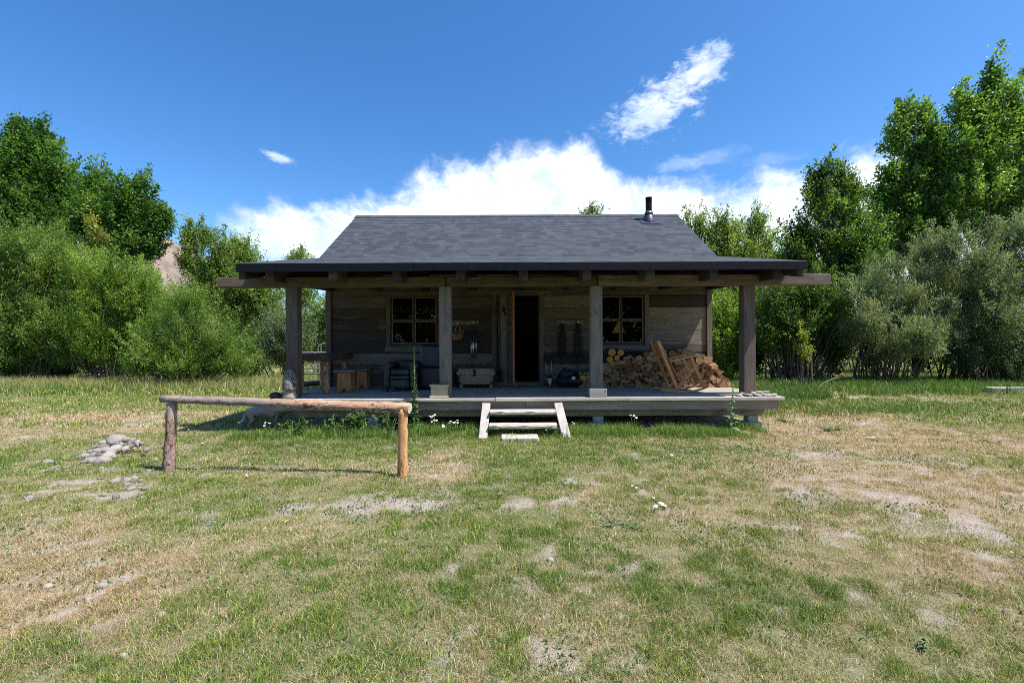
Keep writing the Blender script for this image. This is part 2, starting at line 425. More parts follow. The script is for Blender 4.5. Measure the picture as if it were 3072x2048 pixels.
# long fine straw stalks lying and standing over the turf
p = scatter(3500, 1.6, 8.0); so, dr, lu, st = masks(p[:, 0], p[:, 1]); n = len(p)
parts.append(blades(p, rng.uniform(.06, .15, n), np.full(n, .0024), rng.uniform(.3, 1.6, n), lerp3(TAN, STRAW, rng.random(n)) * rng.uniform(.8, 1.15, (n, 1))))
# rusty and olive seed stalks, thickest in the left foreground
p = scatter(60000, 1.6, 8.0); so, dr, lu, st = masks(p[:, 0], p[:, 1]); k = rng.random(len(p)) < np.clip(.06 + .45 * np.exp(-((p[:, 0] + 1.9) / 1.0) ** 2 - ((p[:, 1] - 2.7) / 1.0) ** 2) + .2 * dr * (p[:, 1] < 5), 0, .7) * (fbm2(p[:, 0] * 3, p[:, 1] * 3, 71, 2) > .42); p = p[k]; n = len(p)
parts.append(blades(p, rng.uniform(.05, .13, n), np.full(n, .0023), rng.uniform(.05, .45, n), lerp3([.30, .15, .06], [.40, .33, .12], rng.random(n)) * rng.uniform(.7, 1.2, (n, 1))))
# low broad leaves of clover and plantain
p = scatter(60000, 1.6, 8.0); k = fbm2(p[:, 0] * 1.7, p[:, 1] * 1.7, 51, 3) + .25 * fbm2(p[:, 0] * 9, p[:, 1] * 9, 52, 2) > .68; p = p[k]; n = len(p)
parts.append(blades(p, rng.uniform(.018, .045, n), rng.uniform(.008, .016, n), rng.uniform(.4, 1.4, n), lerp3([.04, .11, .03], [.11, .19, .06], rng.random(n))))
# vivid tall grass along the porch and under the trees
def tallgrass(n, x0, x1, y0, y1, h0, h1, w, ca, cb, clump=.35):
    p = np.stack([rng.uniform(x0, x1, n), rng.uniform(y0, y1, n)], 1)
    k = fbm2(p[:, 0] * 2.2, p[:, 1] * 2.2, 61, 3) > clump; p = p[k]; n = len(p)
    return blades(p, rng.uniform(h0, h1, n), np.full(n, w) * rng.uniform(.6, 1.3, n), rng.uniform(.1, .8, n), lerp3(ca, cb, rng.random(n)) * rng.uniform(.8, 1.2, (n, 1)))
parts += [tallgrass(13000, .95, 4.35, 7.5, 8.25, .05, .22, .005, [.085, .18, .025], [.26, .38, .08], .46),
          tallgrass(13000, -4.7, -.5, 7.5, 8.3, .06, .26, .006, [.07, .16, .022], [.25, .35, .08], .46),
          tallgrass(3500, -.45, .85, 7.55, 8.2, .05, .16, .006, [.06, .16, .02], [.18, .30, .05], .36),
          tallgrass(16000, 4.9, 17, 13.2, 16.6, .12, .45, .012, [.045, .12, .016], [.16, .27, .05], .46),
          tallgrass(9000, 5.0, 9.0, 12.2, 15, .12, .35, .014, [.05, .13, .02], [.14, .22, .05], .42),
          tallgrass(26000, -24, -3.5, 15.2, 19.5, .12, .5, .014, [.10, .17, .035], [.32, .35, .12], .3),
          tallgrass(7000, -24, -5, 15.4, 18.5, .2, .6, .010, [.36, .29, .15], [.48, .38, .2], .42),
          tallgrass(6000, 3.5, 7.5, 9.5, 12.5, .06, .22, .01, [.09, .15, .03], [.2, .25, .06], .45)]
parts = [q for q in parts if q is not None]
Vs, Qs, Cs, o = [], [], [], 0
for v, q, c in parts: Vs.append(v); Qs.append(q + o); Cs.append(c); o += len(v)
me = np_mesh('grass', np.concatenate(Vs), np.concatenate(Qs), col=np.concatenate(Cs))
tag(link('grass', me, leafmat('grass_blades', .25, .55, .3)), 'short patchy meadow grass, green and straw coloured', 'grass', kind='stuff')
# ================================================================== TREES AND SHRUBS
LEAF = leafmat('leaf_glossy', .42, .45, .35)
LEAFS = leafmat('leaf_silvery', .36, .5, .35)
BARK = plain('bark_grey', (.16, .13, .105), .9, var=.45, scale=9, bump=.6, bd=.03)
BARKP = plain('bark_pale', (.42, .39, .33), .85, var=.3, scale=7, bump=.4, bd=.02)
STEM = plain('stem_brown', (.13, .095, .065), .9, var=.45, scale=12, bump=.4, bd=.01)
def unit(a): return a / np.maximum(np.linalg.norm(a, axis=1, keepdims=True), 1e-9)
def leaf_quads(pos, L, W, axis=None, flat=.5):
    n = len(pos); a = rng.normal(size=(n, 3)); 
    if axis is not None: a = a * .75 + axis
    a = unit(a); r = rng.normal(size=(n, 3)); r = r * (1 - flat) + np.cross(a, np.array([0, 0, 1.0]) + 0 * a) * flat * 1.6
    s = unit(r - a * np.sum(r * a, 1, keepdims=True))
    L = L * rng.uniform(.65, 1.25, (n, 1)); W = W * rng.uniform(.7, 1.2, (n, 1))
    return np.stack([pos, pos + a * L * .45 + s * W * .5, pos + a * L, pos + a * L * .45 - s * W * .5], 1).reshape(-1, 3)
def lobes_of(lst, D, wide=1.0):
    out = []
    for q in lst:
        cx, cy, rx, ry = q[:4]; dd = D + (q[4] if len(q) > 4 else 0)
        c = np.array(P(cx * 1.3061, cy * 1.3061, dd)); k = 1.3061 / F * dd
        out.append((c, np.array([rx * k * wide, rx * k * .85 * wide, ry * k * (1 + (wide - 1) * .25)])))
    return out
def tips_of(lobes, density, fill=.55, rough=.5, zmin=.15):
    """ends of the leafy branches (uneven shell of every lobe) and the points on the lobe's axis they rise from"""
    T = []; Ls = []; A = []
    for i, (c, r) in enumerate(lobes):
        n = max(int(.5 * density * (r[0] * r[2] * 2 + r[0] * r[1])), 6)
        d = unit(rng.normal(size=(n, 3)))
        rad = rng.random(n) ** fill
        out = .70 + rough * (vn3(d * 2.1 + 13.7 * i + c) - .2) + .5 * rough * (vn3(d * 5.5 + 3 * i) - .5)
        p = c + d * r * (rad * out)[:, None]
        a = c + (p - c) * np.array([.25, .25, .35]) - np.array([0, 0, 1]) * r[2] * rng.uniform(.25, .6, (n, 1))
        m = p[:, 2] > zmin; T.append(p[m]); A.append(a[m]); Ls.append(np.full(m.sum(), i))
    return np.concatenate(T), np.concatenate(Ls), np.concatenate(A)
def shoots(tips, st_, lobes, li, per, spread, frac, lo, hi):
    """thin leafy leader shoots that stand out of the outline"""
    n = int(len(tips) * frac); j = rng.integers(0, len(tips), n)
    c = np.array([q[0] for q in lobes])[li[j]]; out = unit(tips[j] - c)
    keep = out[:, 2] > -.25; j = j[keep]; out = out[keep]; n = len(j)
    d = unit(out * np.array([.8, .8, .5]) + np.array([0, 0, .9]) + rng.normal(0, .2, (n, 3)))
    L = rng.uniform(lo, hi, (n, 1)); t2 = tips[j] + d * L
    return (np.concatenate([tips, t2]), np.concatenate([st_, tips[j]]), np.concatenate([np.full(len(tips), per, float), per * .42 * L[:, 0] / hi + 3]),
            np.concatenate([np.full(len(tips), spread), np.full(n, spread * .36)]))
def crown(tips, per, spread, L, W, pal, root, name, mat, vert=1.0, tonev=.3, axis_up=.2, accent=None, start=None, reach=.75):
    n = len(tips); k = rng.poisson(1.85 * np.asarray(per) * rng.uniform(.55, 1.45, n), n) + 2; spread = np.broadcast_to(np.asarray(spread, float), (n,))
    idx = np.repeat(np.arange(n), k); N = len(idx)
    st = tips if start is None else start
    v = st - tips; ln = np.linalg.norm(v, axis=1, keepdims=True); v = v / np.maximum(ln, 1e-6) * np.minimum(ln, reach + .5 * rng.random((n, 1)))
    f = rng.random((N, 1)) ** 1.4
    g = np.clip(rng.normal(size=(N, 3)), -1.7, 1.7); g *= np.minimum(np.abs(rng.normal(size=(N, 1))), 1.6) * .5 + .5
    sz = (np.stack([spread, spread, spread * vert], 1) * (.6 + .85 * rng.random((n, 1))))[idx] * (.35 + .8 * np.sqrt(f))
    pos = tips[idx] + v[idx] * f + g * sz * .8
    m = pos[:, 2] > .05; pos = pos[m]; idx = idx[m]; g = g[m]; N = len(pos)
    ax = unit(g) * .5 - unit(v)[idx] * .35 + np.array([0, 0, axis_up])
    V = leaf_quads(pos, L, W, ax)
    tt = rng.normal(0, tonev, n)[idx] + .5 + rng.normal(0, .2, N) + .9 * (vn3(pos * .8) - .5)
    col = lerp3(pal[0], pal[1], np.clip(tt, -.15, 1.3))
    if accent is not None:
        a = (rng.random(n) < accent[1])[idx]
        col = np.where(a[:, None], np.array(accent[0]) * rng.uniform(.7, 1.2, (N, 1)), col)
    q = np.arange(N * 4).reshape(N, 4)
    off = np.array(root_loc(root))
    me = np_mesh(name, V - off, q, col=np.repeat(np.maximum(col, .01), 4, 0))
    return link(name, me, mat, root)
def limb(mb, a, b, r0, r1, sag=.12, n=6, k=6):
    a = Vector(a); b = Vector(b); L = (b - a).length
    off = Vector((random.uniform(-1, 1), random.uniform(-1, 1), random.uniform(-.2, 1))) * L * sag
    pts = []; rad = []
    for i in range(k + 1):
        f = i / k; pts.append(a.lerp(b, f) + off * (4 * f * (1 - f)) * .5 + Vector((random.uniform(-1, 1), random.uniform(-1, 1), 0)) * L * .012); rad.append(r0 * (1 - f) + r1 * f)
    mb.tube(pts, rad, n, tone=.5)
def tree(name, label, D, lst, basepx, pal, density=26, per=26, spread=.26, L=.10, W=.085, vert=1.35, tr=.2, bark=BARK, group=None, mat=None, fill=.5, rough=.5, nl=9, accent=None, cat='tree', wide=1.0):
    lobes = lobes_of(lst, D, wide); bx = P(basepx * 1.3061, 1100, D).x; bz = ghs(bx, D) - .05
    root = thing(name, label, cat, (bx, D, bz), group)
    tips, li, st_ = tips_of(lobes, density, fill, rough, .4)
    mb = MB()
    top = max(c[2] + r[2] * .6 for c, r in lobes)
    base = Vector((bx, D, bz - .1))
    mid = Vector(np.mean([c for c, r in lobes], 0))
    tl = max(lobes, key=lambda q: q[0][2] + q[1][2])
    topp = Vector(tl[0]) + Vector((0, 0, tl[1][2] * .5))
    spine = [base]
    for f in (.15, .3, .45, .6, .75, .9, 1.0):
        p = base.lerp(Vector((base.x * .5 + topp.x * .5, base.y * .4 + topp.y * .6, topp.z)), f)
        p.x += (topp.x - p.x) * f * f * .8; p += Vector((random.uniform(-1, 1), random.uniform(-1, 1), 0)) * .09
        spine.append(p)
    mb.tube(spine, [tr * 1.25] + [tr * (1 - .9 * f) for f in (.15, .3, .45, .6, .75, .9, 1.0)], 9, tone=.5)
    for i, (c, r) in enumerate(lobes):
        c = Vector(c)
        cand = [s for s in spine[1:] if s.z < c.z + r[2] * .2]
        s = min(cand, key=lambda q: (q - c).length) if cand else spine[2]
        low = spine[max(spine.index(s) - 1, 1)]
        limb(mb, low, c + Vector((0, 0, r[2] * .4)), tr * .45, .02, .18)
        mine = tips[li == i]
        if len(mine):
            for p in mine[rng.integers(0, len(mine), nl)]:
                limb(mb, low.lerp(c, random.uniform(.25, .95)), p, tr * .16 + .012, .008, .15, 5, 5)
    mb.build('trunk', bark, root, recalc=False)
    tp, st2, pr, sp_ = shoots(tips, st_, lobes, li, per, spread, .5, .15, .5)
    crown(tp, pr, sp_, L, W, pal, root, 'crown', mat or LEAF, vert, accent=accent, start=st2, reach=1.1)
    return root
def bush(name, label, D, lst, basepx, pal, density=30, per=30, spread=.2, L=.10, W=.028, stems=26, mat=None, group=None, fill=.45, rough=.6, sr=.022, vert=1.3, accent=None, cat='shrub', fan=.5, zmin=.2, back=0.0):
    lobes = lobes_of(lst, D); bx = P(basepx * 1.3061, 1100, D).x; D0 = D; D = D + back; bz = ghs(bx, D) - .03
    root = thing(name, label, cat, (bx, D, bz), group)
    tips, li, st_ = tips_of(lobes, density, fill, rough, zmin)
    mb = MB()
    ext = max(r[0] for c, r in lobes)
    for p in tips[rng.integers(0, len(tips), stems)]:
        q = Vector((bx + (p[0] - bx) * fan * random.uniform(.5, 1.1), D + (p[1] - D) * .4 + random.uniform(-.3, .3), bz - .05))
        limb(mb, q, p, sr * random.uniform(.7, 1.5), .005, .16, 5, 6)
    mb.build('stems', STEM, root, recalc=False)
    tp, st2, pr, sp_ = shoots(tips, st_, lobes, li, per, spread, .6, .2, .6)
    crown(tp, pr, sp_, L, W, pal, root, 'foliage', mat or LEAF, vert, accent=accent, axis_up=.45, start=st2, reach=.9)
    return root
COT = ((.038, .10, .02), (.15, .28, .05)); COT2 = ((.055, .135, .026), (.22, .355, .065)); ASP = ((.10, .19, .04), (.29, .37, .10))
WIL = ((.075, .155, .03), (.215, .325, .07)); WILB = ((.085, .175, .022), (.25, .36, .06)); SIL = ((.085, .13, .055), (.25, .315, .165)); DARK = ((.028, .068, .014), (.095, .175, .038))
YEL = ((.35, .30, .05), 0)
# -- left side
tree('cottonwood_tree', 'tallest dark green cottonwood at the left edge of the meadow', 25, [(20, 400, 95, 120), (75, 345, 60, 88), (125, 400, 60, 85), (-50, 420, 80, 140), (95, 480, 95, 85), (0, 520, 120, 90), (165, 440, 30, 60), (150, 500, 60, 70), (40, 300, 30, 40)], 60, COT, 40, 42, .27, .12, .11, vert=1.5, tr=.28, group='cottonwoods', wide=1.0)
tree('cottonwood_tree', 'dark green double-topped cottonwood left of the brown hill', 24, [(225, 425, 42, 70), (312, 450, 55, 75), (265, 500, 75, 65), (345, 510, 52, 52), (320, 560, 75, 42), (200, 500, 50, 70), (250, 560, 70, 40), (380, 500, 22, 30)], 275, COT, 40, 42, .27, .12, .11, vert=1.4, tr=.22, group='cottonwoods', wide=1.0)
tree('aspen_tree', 'light green aspen with pale branches before the brown hill', 27, [(437, 545, 26, 50), (470, 540, 18, 40), (505, 575, 30, 60), (470, 620, 52, 50), (430, 600, 22, 30), (455, 690, 60, 50), (520, 650, 40, 60)], 485, ASP, 38, 30, .26, .11, .09, vert=1.4, tr=.12, bark=BARKP, group='aspens', wide=1.2, nl=14, accent=((.38, .32, .06), .03))
tree('aspen_tree', 'rounded light green aspen left of the porch roof corner', 28, [(555, 575, 36, 52), (580, 610, 34, 45), (530, 610, 35, 50), (560, 660, 70, 50), (610, 690, 60, 60), (540, 720, 60, 60)], 560, ASP, 40, 30, .26, .11, .09, vert=1.4, tr=.12, bark=BARKP, group='aspens', wide=1.2, nl=10, accent=((.38, .32, .06), .02))
tree('aspen_tree', 'small aspen top peeping over the left end of the porch roof', 32, [(687, 592, 26, 34), (665, 605, 22, 24), (708, 612, 22, 24), (690, 660, 55, 60)], 690, ASP, 38, 28, .26, .11, .09, vert=1.3, tr=.1, bark=BARKP, group='aspens')
bush('willow_shrub', 'big grey-green willow thicket at the left edge below the cottonwoods', 19.5, [(40, 570, 90, 90), (110, 600, 90, 100), (-40, 650, 100, 140), (60, 720, 130, 130), (150, 760, 90, 100), (20, 810, 110, 70), (190, 640, 60, 90)], 60, WIL, 46, 52, .2, .11, .034, 40, accent=((.20, .24, .06), .04), group='willows at the left', rough=.7)
bush('willow_shrub', 'yellow-green willow thicket rising behind the round left bush', 19, [(240, 640, 75, 100), (300, 660, 70, 85), (200, 730, 90, 110), (345, 690, 60, 80), (265, 770, 90, 90), (385, 700, 36, 45)], 255, WILB, 46, 50, .2, .11, .034, 34, group='willows at the left', rough=.65)
bush('willow_shrub', 'round dense bright green willow bush left of the hitching rail', 17.2, [(430, 745, 110, 95), (360, 780, 85, 90), (500, 780, 85, 85), (430, 820, 150, 55), (320, 830, 50, 45), (550, 830, 50, 40), (440, 680, 70, 45)], 430, ((.085, .175, .026), (.235, .34, .07)), 46, 46, .17, .09, .026, 46, group='willows at the left', rough=.35)
bush('willow_shrub', 'silvery willow bush seen left of the porch post above the deck', 21, [(650, 740, 60, 50), (620, 780, 45, 50), (690, 760, 60, 65), (650, 810, 60, 35)], 655, SIL, 40, 40, .19, .11, .03, 22, mat=LEAFS, group='willows at the left')
bush('willow_shrub', 'bright green willow seen between the left porch post and the cabin wall', 23.5, [(730, 740, 45, 60), (770, 700, 60, 60), (720, 800, 50, 40), (800, 780, 60, 60)], 740, WILB, 46, 50, .2, .11, .034, 20, group='willows at the left')
bush('sapling', 'yellowing sapling between the willows and the double-topped cottonwood', 20.5, [(205, 510, 15, 22), (215, 540, 18, 24), (240, 545, 14, 14), (225, 580, 20, 30)], 220, ((.14, .2, .04), (.34, .33, .06)), 26, 22, .17, .11, .08, 8, zmin=2)
# -- right side
tree('cottonwood_tree', 'tallest cottonwood at the right edge with a spired top', 22, [(2283, 165, 26, 70), (2240, 235, 45, 75), (2320, 240, 45, 85), (2285, 290, 70, 90), (2205, 250, 24, 60), (2185, 340, 40, 75), (2180, 470, 55, 70), (2360, 400, 50, 70), (2355, 290, 45, 100), (2230, 350, 70, 80), (2330, 400, 80, 90), (2260, 450, 85, 80), (2370, 480, 60, 80), (2200, 430, 40, 60), (2310, 520, 90, 50)], 2290, COT2, 17, 34, .25, .14, .115, vert=1.5, tr=.24, group='cottonwoods', fill=.6, wide=1.3)
tree('cottonwood_tree', 'slim cottonwood left of the tallest one on the right', 22.8, [(2078, 250, 26, 55), (2110, 270, 28, 50), (2060, 310, 34, 60), (2040, 440, 40, 55), (2165, 370, 36, 60), (2105, 350, 50, 70), (2140, 300, 26, 60), (2070, 420, 50, 60), (2130, 430, 50, 70), (2030, 500, 50, 70), (2000, 570, 60, 60), (2100, 500, 75, 50), (2040, 400, 24, 36), (2150, 500, 60, 50), (2080, 560, 60, 50)], 2110, COT2, 17, 34, .25, .14, .115, vert=1.5, tr=.2, group='cottonwoods', fill=.6, wide=1.3)
tree('cottonwood_tree', 'broad leafy cottonwood right of the porch roof end', 21.5, [(1897, 400, 30, 60), (1935, 410, 26, 50), (1880, 460, 42, 55), (1940, 480, 50, 60), (1850, 530, 44, 45), (1910, 550, 72, 60), (1985, 530, 45, 70), (1960, 430, 22, 40), (1870, 420, 20, 40), (1820, 570, 40, 40), (1960, 590, 80, 50), (1840, 590, 45, 32), (1900, 620, 80, 40)], 1915, ((.03, .075, .016), (.17, .29, .055)), 22, 36, .25, .115, .09, vert=1.4, tr=.2, group='cottonwoods', fill=.55, wide=1.3)
tree('aspen_tree', 'leftmost of the slender aspens behind the right roof slope', 28, [(1605, 505, 22, 38), (1585, 545, 28, 40), (1630, 540, 28, 50), (1575, 500, 12, 24), (1610, 600, 50, 45), (1640, 610, 45, 45)], 1615, ASP, 24, 26, .26, .115, .085, vert=1.5, tr=.08, bark=BARK, group='aspens behind the cabin', wide=1.35)
tree('aspen_tree', 'middle slender aspen behind the right roof slope', 27, [(1660, 512, 22, 38), (1685, 530, 24, 40), (1672, 560, 40, 45), (1645, 580, 34, 45), (1700, 590, 40, 45), (1690, 630, 55, 40)], 1675, ASP, 24, 26, .26, .115, .085, vert=1.5, tr=.08, bark=BARK, group='aspens behind the cabin', wide=1.35)
tree('aspen_tree', 'rightmost slender aspen behind the right roof slope', 27.5, [(1742, 502, 22, 36), (1725, 535, 28, 45), (1758, 550, 26, 45), (1720, 590, 45, 50), (1770, 610, 36, 45), (1700, 640, 65, 45), (1790, 600, 24, 40)], 1735, ASP, 24, 26, .26, .115, .085, vert=1.5, tr=.08, bark=BARK, group='aspens behind the cabin', wide=1.35)
tree('aspen_tree', 'aspen whose leafy tip just shows over the roof ridge', 26, [(1358, 480, 20, 15), (1345, 490, 14, 10), (1372, 488, 12, 10), (1358, 560, 40, 50)], 1358, ASP, 22, 14, .22, .115, .085, tr=.08, bark=BARK)
tree('bare_tree', 'bare dead twigs sticking up over the left of the ridge', 24, [(850, 500, 22, 16), (865, 520, 18, 30)], 852, ASP, .1, 1, .1, .02, .01, tr=.06, nl=12, cat='tree')
bush('willow_shrub', 'bright green willow seen between the cabin wall and the right post', 18.5, [(1665, 720, 45, 70), (1640, 780, 50, 80), (1690, 800, 50, 70), (1720, 720, 45, 60), (1660, 850, 50, 40), (1610, 740, 40, 70)], 1665, WILB, 48, 48, .2, .11, .04, 26, group='willows at the right')
bush('willow_shrub', 'dark open willow with bare stems right of the right post', 17.5, [(1790, 690, 60, 55), (1850, 670, 70, 55), (1910, 700, 60, 60), (1830, 750, 80, 45), (1760, 760, 40, 60), (1920, 770, 60, 50), (1880, 720, 60, 60)], 1850, ((.035, .08, .016), (.135, .22, .045)), 48, 46, .21, .11, .045, 90, group='willows at the right', fan=.65, sr=.03, zmin=.8, back=1.0, rough=.8)
bush('willow_shrub', 'silvery willow nearest the right beam end', 16.3, [(1975, 660, 42, 42, .3), (2030, 645, 42, 52), (2000, 725, 58, 48, -.5), (2085, 690, 56, 60, .4), (2140, 655, 50, 62, .8), (2110, 765, 72, 50, -.6), (2035, 795, 62, 34, .2), (2165, 745, 60, 60, .4), (1955, 760, 38, 36, .5), (2010, 615, 26, 30, .8), (2060, 610, 30, 34, 1)], 2080, SIL, 44, 50, .19, .11, .028, 60, mat=LEAFS, group='willows at the right', fan=.6, zmin=.55, accent=((.33, .30, .12), .03), back=1.3, rough=.85)
bush('willow_shrub', 'tall silvery willow at the right edge before the tallest cottonwood', 17, [(2130, 575, 42, 45, .6), (2190, 558, 46, 46), (2240, 595, 50, 55, -.6), (2295, 545, 46, 45, .5), (2345, 525, 42, 52), (2270, 645, 70, 60, -.5), (2335, 640, 60, 70, .3), (2210, 680, 60, 60, .5), (2295, 730, 80, 58, -.8), (2200, 775, 60, 48), (2355, 750, 60, 70), (2160, 620, 50, 50, .9), (2150, 585, 50, 45, 1.3), (2230, 640, 80, 60, 1.2), (2300, 620, 80, 60, 1.4), (2380, 600, 40, 60)], 2260, SIL, 44, 50, .19, .11, .028, 60, mat=LEAFS, group='willows at the right', fan=.6, zmin=.55, back=1.3, rough=.85)
bush('willow_shrub', 'dark shaded willow at the lower right edge behind the grey timber', 16.6, [(2290, 800, 80, 65), (2350, 790, 60, 90), (2210, 820, 60, 45), (2330, 850, 70, 40)], 2300, ((.03, .07, .025), (.10, .15, .07)), 38, 40, .19, .11, .035, 60, group='willows at the right', fan=.7, zmin=.35)
bush('sapling', 'small bright yellow-green sapling before the dark willow stems', 15.2, [(1845, 772, 11, 18), (1838, 795, 17, 16), (1852, 812, 16, 14)], 1846, ((.16, .22, .03), (.30, .34, .06)), 70, 26, .1, .09, .05, 8, zmin=.6)
# far woods closing the meadow behind everything
for i, (a, bb, D, lab) in enumerate([(-160, 330, 34, 'far dark woodland edge behind the left cottonwoods'), (560, 1000, 38, 'far woodland edge behind the left half of the cabin'), (1500, 2000, 34, 'far woodland edge behind the right half of the cabin'), (1980, 2520, 30, 'far dark woodland edge behind the right willows'), (1720, 2480, 18.9, 'added low thicket, leaves coloured dark for the shade at the foot of the right willows'), (-120, 560, 22.5, 'added low thicket, leaves coloured dark for the shade at the foot of the left willows')]):  # last two rows added, dark leaf colour standing in for shade below the willows
    l = []
    for k in range(9):
        x = a + (bb - a) * k / 8
        if i > 3: l.append((x, (755 if i == 4 else 815) + random.uniform(-18, 8), 56, 105 if i == 4 else 52)); continue
        l.append((x, 745 + random.uniform(-15, 15) + (20 if 560 <= a < 1400 else -60), 60, 75 + random.uniform(0, 20)))
    lobes = lobes_of(l, D); tips, li, st_ = tips_of(lobes, 24 if i < 4 else 52, .45, .6, .05)
    root = thing('woodland', lab, 'wood', (lobes[4][0][0], D, 0)); root['kind'] = 'stuff'
    crown(tips, 26, .3, .16, .10, DARK if i in (0, 3, 4, 5) else WIL, root, 'foliage', LEAF, 1.2, start=st_)['kind'] = 'stuff'

# the woods on the camera's own side of the meadow: the window panes mirror them and they shade the porch from low sky
for x0_, x1_, y_, lab in ((-30, 2, -24, 'dark woodland closing the meadow behind the viewer, left half'), (0, 32, -26, 'dark woodland closing the meadow behind the viewer, right half')):
    lobes = [(np.array([x0_ + (x1_ - x0_) * k / 9, y_ + 2.5 * math.sin(k * 2.3), 3.8 + (k % 3)]), np.array([3.0, 2.2, 4.2 + (k % 3)])) for k in range(10)]
    tips, li, st_ = tips_of(lobes, 6, .45, .6, .1); root = thing('woodland', lab, 'wood', ((x0_ + x1_) / 2, y_, 0)); root['kind'] = 'stuff'
    crown(tips, 22, .5, .42, .3, DARK, root, 'foliage', LEAF, 1.2, start=st_)['kind'] = 'stuff'
# ================================================================== CABIN
W_WALL = wood('weathered_siding', (.050, .041, .033), (.142, .118, .096), (.275, .237, .197), 'x', .85, stain=(.10, .07, .045))
W_TRIM = wood('weathered_trim_upright', (.06, .05, .04), (.15, .125, .105), (.26, .225, .19), 'z', .3)
W_TRIMX = wood('weathered_trim_level', (.06, .05, .04), (.15, .125, .105), (.26, .225, .19), 'x', .3)
W_POST = wood('porch_post_timber', (.045, .035, .03), (.125, .10, .085), (.24, .20, .175), 'z', .25)
W_POSTG = wood('grey_post_timber', (.07, .06, .052), (.175, .152, .13), (.30, .27, .24), 'z', .2)
W_BEAM = wood('porch_beam_timber', (.04, .032, .024), (.11, .087, .068), (.26, .225, .19), 'x', .35, stain=(.06, .045, .03))
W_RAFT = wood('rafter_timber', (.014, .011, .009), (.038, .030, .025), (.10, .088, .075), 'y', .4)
W_DECK = wood('grey_deck_boards', (.19, .175, .155), (.38, .355, .325), (.60, .575, .54), 'x', .35, stain=(.30, .28, .26))
W_RIM = wood('deck_rim_timber', (.12, .10, .08), (.27, .235, .195), (.44, .395, .345), 'x', .4, stain=(.16, .10, .06))
W_STEP = wood('bleached_step_timber', (.22, .21, .20), (.40, .39, .375), (.54, .53, .515), 'y', .2, streak=1.1)
W_STEPX = wood('bleached_tread_timber', (.22, .205, .19), (.40, .385, .365), (.54, .525, .50), 'x', .2, streak=1.1)
W_DOOR = wood('door_planks', (.06, .05, .043), (.15, .13, .11), (.25, .225, .195), 'z', .5)
W_EDGE = wood('fresh_door_edge', (.16, .055, .025), (.30, .115, .055), (.42, .20, .10), 'z', .2, knots=False)
W_SASH = plain('dark_red_brown_sash', (.05, .018, .014), .6, var=.4)
W_BEAD = plain('pale_glazing_bead', (.20, .17, .145), .7, var=.2)
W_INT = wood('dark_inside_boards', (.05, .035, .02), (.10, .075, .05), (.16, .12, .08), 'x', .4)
M_BLACK = plain('black_metal_flashing', (.006, .007, .009), .5, metal=0.0, spec=.18, var=.2, bump=.03)
M_IRON = plain('black_iron', (.012, .011, .011), .6, var=.3)
M_CONC = plain('concrete_block', (.34, .33, .31), .95, var=.2, scale=25, bump=.5)
def glass_mat(name):
    m, t, b = newmat(name); t.n.remove(b)
    tr = t.new('ShaderNodeBsdfTransparent'); gl = t.new('ShaderNodeBsdfGlossy'); gl.inputs['Roughness'].default_value = .015
    fr = t.new('ShaderNodeFresnel'); fr.inputs[0].default_value = 1.5
    mx = t.new('ShaderNodeMixShader'); t.l.new(t.math('MULTIPLY', fr.outputs[0], 0.55, clamp=True), mx.inputs[0]); t.l.new(tr.outputs[0], mx.inputs[1]); t.l.new(gl.outputs[0], mx.inputs[2])
    tr.inputs[0].default_value = (.92, .95, .94, 1)
    t.l.new(mx.outputs[0], t.n['Material Output'].inputs['Surface']); return m
GLASS = glass_mat('window_glass')
def shingle_mat():
    m, t, b = newmat('asphalt_shingles')
    tone = t.attr('tone').outputs['Fac']; co = t.coord()
    g = t.noise(co, 260, 2, .7); big = t.noise(co, 1.6, 4, .6)
    f = t.math('ADD', t.math('MULTIPLY_ADD', tone, .46, .16), t.math('MULTIPLY_ADD', g, .4, -.2))
    c = t.ramp(f, [(.1, (.044, .050, .062)), (.45, (.072, .080, .097)), (.9, (.110, .120, .140))])
    c = t.mix(t.maprange(big, .5, .75, 0, .35), c, (.095, .10, .095))
    t.l.new(c, b.inputs['Base Color']); b.inputs['Roughness'].default_value = .9; b.inputs['Specular IOR Level'].default_value = .3
    t.l.new(t.bump(g, .25, .002), b.inputs['Normal']); return m
SHING = shingle_mat()

XC = .16; HW = 4.40; RW = 4.79
YW, YB = 10.4, 16.66; YR = 13.53
ZD = .60
Z_ME, Y_ME = 3.64, 10.9; Z_RI = 5.39; SL = (Z_RI - Z_ME) / (YR - Y_ME)
YF = 7.6; Z_FR = 2.915; SLP = (Z_ME - Z_FR) / (Y_ME - YF)
cabin = thing('cabin', 'weathered board cabin with a deep open porch and grey shingle roof', 'cabin', (XC, YW, 0))

